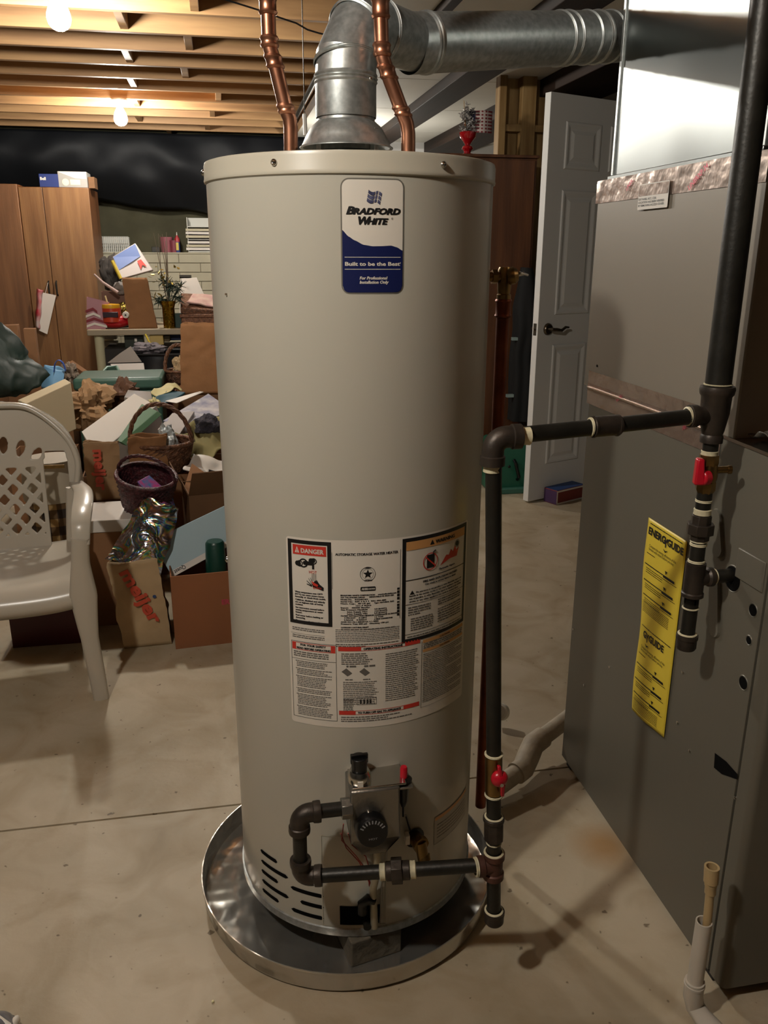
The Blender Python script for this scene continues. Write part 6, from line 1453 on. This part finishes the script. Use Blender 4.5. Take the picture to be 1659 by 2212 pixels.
# black bin with bag liner
bkb = thing('black_bin', 'black plastic bin with a grey liner edge under the table', 'bin', (-.50, 6.52, 0))
MB().add([(-.63, 6.30, 0), (-.35, 6.30, 0), (-.35, 6.56, 0), (-.63, 6.56, 0), (-.66, 6.26, .67), (-.32, 6.26, .67), (-.32, 6.60, .67), (-.66, 6.60, .67)], [(0, 1, 2, 3), (0, 1, 5, 4), (1, 2, 6, 5), (2, 3, 7, 6), (3, 0, 4, 7)]).build('bin_body', M_BLACKPL, bkb, solid=.004)
MB().tube([(-.66, 6.26, .67), (-.32, 6.26, .67), (-.32, 6.60, .67), (-.66, 6.60, .67)], .012, 8, closed=True).build('bin_rim', M_BLACKPL, bkb)
crumple('grey_cloth', 'grey cloth bunched on top of the black bin', P3(318, 752, 6.40), .075, mat('grey_cloth', '#6b6468', .8), 61, (1.5, .8, .5), cat='cloth', amp=.5, ang=30)
# red-brown box
open_box('red_brown_box', 'red-brown open box behind the tall brown bag', -.45, 5.64, 0, .24, .20, .62, -4, mat('red_brown_card', '#6a2c1c', .6), flaps=(('f', -60, .05),))
# tall brown bag with wicker basket behind
open_box('cardboard_box', 'plain cardboard box under the tall brown paper bag', -.14, 5.14, 0, .36, .28, .575, 0, M_CARDD)
tbg = bag('tall_brown_bag', 'tall brown paper bag standing against the left of the heater below the wicker chest', -.155, 5.08, .578, .235, .13, .405, -3, mat('brown_bag_paper', '#8a6240'), .008, 33, lean=(.020, .02), squash=.3)
wicker_basket('handled_basket', 'dark wicker basket with an arched handle left of the tall brown bag', (-.30, 5.44, .585), .085, .085, .08, M_WICK, handle=(.16, 'x', 1), hr_=.012)
open_box('cardboard_box', 'plain cardboard box under the handled wicker basket', -.225, 5.46, 0, .17, .20, .58, 0, M_CARD)
crumple('tissue_wad', 'tan tissue in the handled wicker basket', (-.285, 5.42, .70), .06, M_KRAFTL, 71, (.8, .7, 1.1), cat='tissue paper', amp=.4)
# under-table clutter
for i, (u0, v0, u1, v1, y, col, nm, lb, ct_) in enumerate(((324, 722, 352, 745, 6.60, '#b39a5c', 'tan_packet', 'small tan packet under the table beside a yellow stick', 'packet'), (270, 722, 308, 752, 6.65, '#1d2419', 'dark_green_pouch', 'dark green pouch with a white tag under the table', 'pouch'),
        (225, 722, 250, 734, 6.95, '#a79f94', 'white_card', 'white card edge high under the left of the table', 'card'), (222, 738, 252, 748, 6.95, '#9c9488', 'striped_card', 'striped white card lower under the left of the table', 'card'), (360, 720, 396, 735, 6.75, '#2b3a66', 'blue_wrap', 'blue wrapped packet under the right of the table', 'packet'), (354, 724, 366, 738, 6.65, '#4a3b1c', 'gold_trinket', 'dark gold trinket under the table beside the tan packet', 'ornament'))):
    A_ = P3(u0, v1, y); B_ = P3(u1, v0, y); prop(MB().box((A_.x, y, A_.z), (B_.x, y+.10, B_.z)).noise(.004, 20, i).build(nm, mat(nm, col, .6), bevel=.004), lb, ct_)
A_, B_ = P3(215, 752, 6.65), P3(395, 752, 6.65)
us = thing('stacked_crate', 'dark storage crate under the table carrying the small packets', 'crate', ((A_.x+B_.x)/2, 6.75, 0))
MB().box((A_.x+.03, 6.63, .145), (B_.x, 7.07, A_.z-.004)).build('crate_body', mat('dark_crate', '#1b1714', .7), us, bevel=.006)
ys_ = MB().tube([P3(314, 722, 6.58), P3(325, 744, 6.55)], .007, 10); prop(ys_.build('yellow_stick', mat('yellow_plastic', '#c2a92c', .5)), 'short yellow stick under the table next to the tan packet', 'stick')
prop(MB().box((P3(291, 738, 6.64).x, 6.985, P3(291, 738, 6.64).z), (P3(296, 738, 6.64).x, 6.64, P3(291, 731, 6.64).z)).build('white_tag', M_WHITE), 'tiny white tag on the dark green pouch under the table', 'tag')

# ---- things on the table (front row y 6.63)
Yt = 6.63
def tbox(u0, v0, u1, y, d): A_ = P3(u0, 710, y); B_ = P3(u1, v0, y); return A_.x, B_.x, B_.z
sbg = thing('striped_gift_bag', 'red and white striped gift bag at the left end of the table', 'gift bag', (P3(208, 710, Yt).x, Yt+.05, TZt))
gx0, gx1 = P3(187, 708, Yt).x, P3(228, 708, Yt).x; gz1 = P3(205, 642, Yt).z
MB().add([(gx0, Yt, TZt), (gx1, Yt, TZt), (gx1, Yt+.09, TZt), (gx0, Yt+.09, TZt), (gx0+.02, Yt+.02, gz1), (gx1+.035, Yt+.02, gz1-.04), (gx1+.035, Yt+.07, gz1-.04), (gx0+.02, Yt+.07, gz1)], [(0, 1, 2, 3), (0, 1, 5, 4), (1, 2, 6, 5), (2, 3, 7, 6), (3, 0, 4, 7)]).build('bag_body', mat('pink_card', '#a3737a', .6), sbg, solid=.002, smooth=False)
for k in range(4):
    m_ = MB(); z = TZt+.012+.036*k; m_.add([(gx0+.002, Yt-.003, z), (gx0+.06, Yt-.003, z+.020), (gx1+.012-.02*k, Yt-.003, z-.004), (gx1+.012-.02*k, Yt-.003, z+.014), (gx0+.06, Yt-.003, z+.038), (gx0+.004, Yt-.003, z+.018)], [(0, 1, 4, 5), (1, 2, 3, 4)]); m_.build('white_stripe' if k % 2 == 0 else 'red_stripe', M_WHITE if k % 2 == 0 else mat('dark_red_stripe', '#7a1c28', .6), sbg, smooth=False)
rt_ = thing('red_toy', 'glossy red plastic toy with a yellow top and one white button on the table', 'toy', (P3(245, 708, Yt).x, Yt+.05, TZt)); rx_ = rt_.location.x
M_RTOY = mat('red_toy_plastic', '#a5141c', .25, spec=.6)
MB().sph((rx_, Yt+.05, TZt+.052), .1, 28, (1.28, .55, .52)).build('toy_body', M_RTOY, rt_); MB().lathe((rx_-.01, Yt+.05, TZt+.05), [(.075, 0), (.070, .10), (0, .11)], 28).build('toy_tower', mat('orange_red_plastic', '#b03a22', .3), rt_)
MB().lathe((rx_-.012, Yt+.05, TZt+.155), [(.066, -.01), (.070, .0), (.066, .022), (0, .028)], 24).build('yellow_cap', mat('yellow_toy', '#cf9a24', .35), rt_)
MB().box((rx_-.065, Yt-.025, TZt+.085), (rx_+.045, Yt-.012, TZt+.125)).build('dark_panel', mat('dark_plum', '#2d1722', .3), rt_, bevel=.004)
ec = P3(272, 680, Yt-.0); MB().lathe((ec.x, Yt-.012, ec.z), [(0, .016), (.022, .014), (.025, 0), (.025, -.03)], 24, (0, -1, 0)).build('white_button', M_WHITE, rt_); MB().lathe((ec.x, Yt-.029, ec.z), [(0, .002), (.007, .001), (.007, 0)], 14, (0, -1, 0)).build('button_hole', M_BLACKPL, rt_)
MB().tube([(rx_-.03, Yt+.05, TZt+.17), (rx_-.045, Yt+.05, TZt+.24)], .006, 8).build('straw', mat('cream_straw', '#cdbb8c', .5), rt_)
sb = bag('brown_bag', 'stiff brown paper bag standing upright in the middle of the table', P3(309, 708, Yt).x, Yt+.03, TZt, .205, .07, P3(300, 600, Yt).z-TZt, 0, mat('brown_bag_paper', '#8a6240'), .004, 44, lean=(-.035, .01), squash=.3, flare=-.14)
# gold vase with evergreen sprigs and wiry twigs
gvx = P3(366, 706, Yt).x
gvs = thing('gold_vase', 'narrow gold cylindrical vase on the table right of the brown bag', 'vase', (gvx, Yt+.03, TZt))
MB().lathe((gvx, Yt+.03, TZt), [(0, 0), (.045, 0), (.046, .15), (.060, .20), (.056, .20), (.042, .15)], 30).build('vase_body', mat('gold_foil', '#a88a34', .18, 1, bump=.4, bscale=40), gvs)
M_EVG = mat('evergreen_sprig', '#1c2c1e', .7); M_GOLDL = mat('gold_leaf_ornament', '#a59250', .3, .9); M_TWIG = mat('grey_twig', '#6d5f4e', .7)
bq = thing('evergreen_bouquet', 'artificial evergreen bouquet with gold leaves and bare twigs in the gold vase', 'artificial flowers', (gvx, Yt+.03, TZt+.2)); Rn = random.Random(9)
for k in range(16):
    a, r = Rn.uniform(0, 2*pi), Rn.uniform(.02, .11); h = Rn.uniform(.19, .36); c = Vector((gvx+r*cos(a), Yt+.03+r*.5*sin(a), TZt+h)); m_ = MB()
    for j in range(16):
        d = Vector((Rn.uniform(-1, 1), Rn.uniform(-1, 1), Rn.uniform(-1, .8))).normalized(); m_.tube([c, c+d*.055], [.0035, .0012], 5)
    m_.tube([c, Vector((gvx, Yt+.03, TZt+.15))], .003, 5); m_.build('sprig', M_EVG, bq)
for k in range(30):
    a, r = Rn.uniform(0, 2*pi), Rn.uniform(.02, .16); h = Rn.uniform(.22, .46); c = Vector((gvx-.03+r*cos(a), Yt+.0+r*.4*sin(a), TZt+h)); e = Euler((Rn.uniform(-1, 1), Rn.uniform(-1, 1), Rn.uniform(0, 6))).to_matrix()
    MB().add([c, c+e@Vector((.014, .010, 0)), c+e@Vector((.034, 0, .006)), c+e@Vector((.014, -.010, 0))], [(0, 1, 2, 3)]).build('gold_leaf', M_GOLDL, bq, smooth=False, solid=.001)
for k in range(8):
    x = gvx+Rn.uniform(-.10, .06); MB().tube([(gvx, Yt+.03, TZt+.16), ((x+gvx)/2+Rn.uniform(-.02, .02), Yt+.03, TZt+.38), (x, Yt+.05, TZt+Rn.uniform(.55, .74))], [.003, .0028, .0018], 6).build('twig', M_TWIG, bq)
Yr = 6.90
cr_ = open_box('wooden_crate', 'brown open crate at the back of the table behind the red toy', P3(265, 700, Yr).x, Yr+.05, TZt+.001, .28, .22, .26, 6, mat('red_brown_wood', '#5c3a28', .6), cat='crate')
gft, c = qslab('printed_gift_bag', 'blue and white printed gift bag tilted on top of the wooden crate', 'gift bag', [(243, 555, 6.95), (292, 525, 6.99), (330, 583, 6.90), (262, 602, 6.85)], (0, .09, -.01), mat('white_gift_paper', '#b3aaa6', .5), bevel=.004)
m_ = MB(); f = lambda a, b: (c[0]*(1-a)+c[1]*a)*(1-b)+(c[3]*(1-a)+c[2]*a)*b+Vector((0, -.003, .0)); m_.add([f(.02, .02), f(.98, .02), f(.90, .45), f(.05, .62)], [(0, 1, 2, 3)]); m_.build('blue_sky_print', mat('blue_print_paper', '#5e74a8', .5), gft, smooth=False)
m_ = MB(); poly(m_, lambda s, t: f(s, t)+Vector((0, -.003, 0)), [(.72, .55), (.86, .55), (.90, .85), (.80, .74), (.68, .88)]); m_.build('red_print', M_REDINK, gft, smooth=False)
prop(MB().tube([P3(242, 563, 6.81), P3(261, 602, 6.79)], .012, 10).build('yellow_stick', mat('yellow_plastic', '#c2a92c', .5)), 'thick yellow stick leaning against the printed gift bag on the table', 'stick')
prop(MB().tube([P3(203, 592, 6.75), P3(222, 610, 6.75), P3(255, 632, 6.73)], [.006, .010, .012], 10).build('paper_roll', mat('pinkish_paper', '#a58d86', .6)), 'thin pinkish paper roll slanting out over the red toy', 'paper roll')
bo = thing('blue_bowl', 'blue bowl heaped with gold tinsel behind the red toy', 'bowl', (P3(268, 680, 6.80).x, 6.83, TZt)); bxx = bo.location.x
MB().lathe((bxx, 6.83, TZt), [(0, 0), (.05, 0), (.095, .10), (.090, .10), (.045, .01)], 30).build('bowl_body', mat('teal_blue_ceramic', '#1d5a7a', .3), bo)
MB().box((bxx-.10, 6.75, .0), (bxx+.10, 6.79, .001)).xform(Matrix.Translation((0, 0, TZt))).build('bowl_mat', M_CARDD, bo)
m_ = MB().sph((bxx, 6.82, TZt+.115), .1, 30, (.85, .6, .62)).noise(.02, 40, 3); prop(m_.build('gold_tinsel', mat('gold_tinsel', '#b39f52', .25, 1, col2='#4a3c1a', vscale=120, bump=1, bscale=90), ang=5), 'heap of gold tinsel piled in the blue bowl', 'tinsel', kind='stuff')
crumple('grey_hat', 'grey felt hat on the crate above the tinsel', P3(262, 622, 6.85), .065, mat('grey_felt', '#6f6a66', .9), 81, (1.0, .8, .7), cat='hat', amp=.3, ang=60)
prop(MB().box((P3(378, 706, 6.65).x, 6.67, TZt), (P3(397, 706, 6.65).x, 6.75, P3(380, 678, 6.65).z)).build('green_box', mat('dark_green_card', '#12302a', .5), bevel=.003), 'small dark green box on the table right of the gold vase', 'box')
# wicker chest with white board and pink cloth, right end of the table
wc0, wc1 = P3(392, 700, 6.63).x, .36
wch = thing('wicker_chest', 'square brown wicker chest with its lid tipped up on the right of the table', 'basket', ((wc0+wc1)/2, 6.75, TZt))
M_WICK2 = mat('tan_wicker', '#8a5d42', .6, 0, col2='#5a3826', vscale=70, bump=.9, bscale=80)
MB().box((wc0, 6.63, TZt), (wc1, 6.93, P3(400, 680, 6.63).z)).build('chest_body', M_WICK2, wch, bevel=.01)
MB().box((wc0-.008, 6.62, P3(400, 680, 6.63).z-.022), (wc1, 6.985, P3(400, 680, 6.63).z+.004)).build('chest_band', M_WICK2, wch, bevel=.005)
zt3_ = P3(400, 680, 6.63).z
MB().slab([(wc0, 6.63, zt3_+.052), (wc1, 6.63, zt3_-.03+.03), (wc1, 6.89, zt3_+.11), (wc0, 6.89, zt3_+.15)], (0, .01, -.045)).build('tipped_lid', M_WICK, wch, bevel=.006)
qslab('pink_cloth', 'folded cream and pink cloth lying on the wicker chest', 'cloth', [(404, 652, 6.67), (470, 664, 6.64), (470, 640, 6.80), (418, 636, 6.80)], (0, 0, -.012), mat('cream_pink_cloth', '#b7a090', .8, 0, col2='#a37a78', vscale=14), noise_=.012, seed=17)
qslab('white_board', 'white angular board leaning behind the wicker chest', 'board', [(386, 704, 6.98), (470, 704, 6.98), (425, 600, 7.05), (390, 602, 7.05)], (0, .05, 0), M_CARTON)
zb9 = P3(400, 601, 7.05).z+.012; MB_ = MB().tube([(P3(388, 604, 7.07).x, 7.07, zb9), (P3(414, 606, 7.07).x, 7.07, zb9)], .013, 8); prop(MB_.build('dark_bar', M_BLK), 'short dark bar behind the white board at the back of the table', 'bar')
crumple('dark_garment', 'dark grey garment heaped between the crate and the wardrobe side', P3(238, 590, 7.10), .10, mat('dark_grey_cloth', '#35302c', .9), 91, (.8, .6, 1.3), cat='garment', amp=.4, ang=50)
# hanging card on the wardrobe
hc_ = thing('hanging_card', 'white card in red plastic film hanging from the wardrobe handle', 'card', tuple(P3(100, 632, 7.24)))
c = [P3(92, 632, 7.24), P3(121, 638, 7.24), P3(102, 722, 7.23), P3(84, 714, 7.23)]
MB().slab(c, (0, .006, 0)).build('white_card_sheet', M_CARTON, hc_)
c2_ = [P3(80, 622, 7.235), P3(92, 626, 7.235), P3(86, 712, 7.225), P3(76, 700, 7.225)]
m_ = MB().grid(lambda a, b: (c2_[0]*(1-a)+c2_[1]*a)*(1-b)+(c2_[3]*(1-a)+c2_[2]*a)*b+Vector((0, -.03*sin(pi*a), 0)), 8, 24).noise(.008, 18, 6); m_.build('red_film', mat('red_film', '#b02838', .3, 0, col2='#a08f8c', vscale=14), hc_, ang=20, solid=.001)
MB().tube([P3(98, 634, 7.24), (-1.375, 7.265, 1.145)], .0015, 6).build('string', M_WHITE, hc_)
# upright cartons at the left
for i, (u0, v0, u1, v1, lb) in enumerate(((0, 702, 38, 735, 'torn tan card edge rising behind the big dark green bag'), (56, 710, 74, 765, 'narrow tan cardboard tube standing right of the big dark green bag'))):
    A_ = P3(u0, v1, 5.6); B_ = P3(u1, v0, 5.6); prop(MB().box((A_.x, 5.6, 0), (B_.x, 5.66, B_.z)).noise(.006, 12, i).build('cardboard_strip', M_CARD, bevel=.003), lb, 'cardboard')
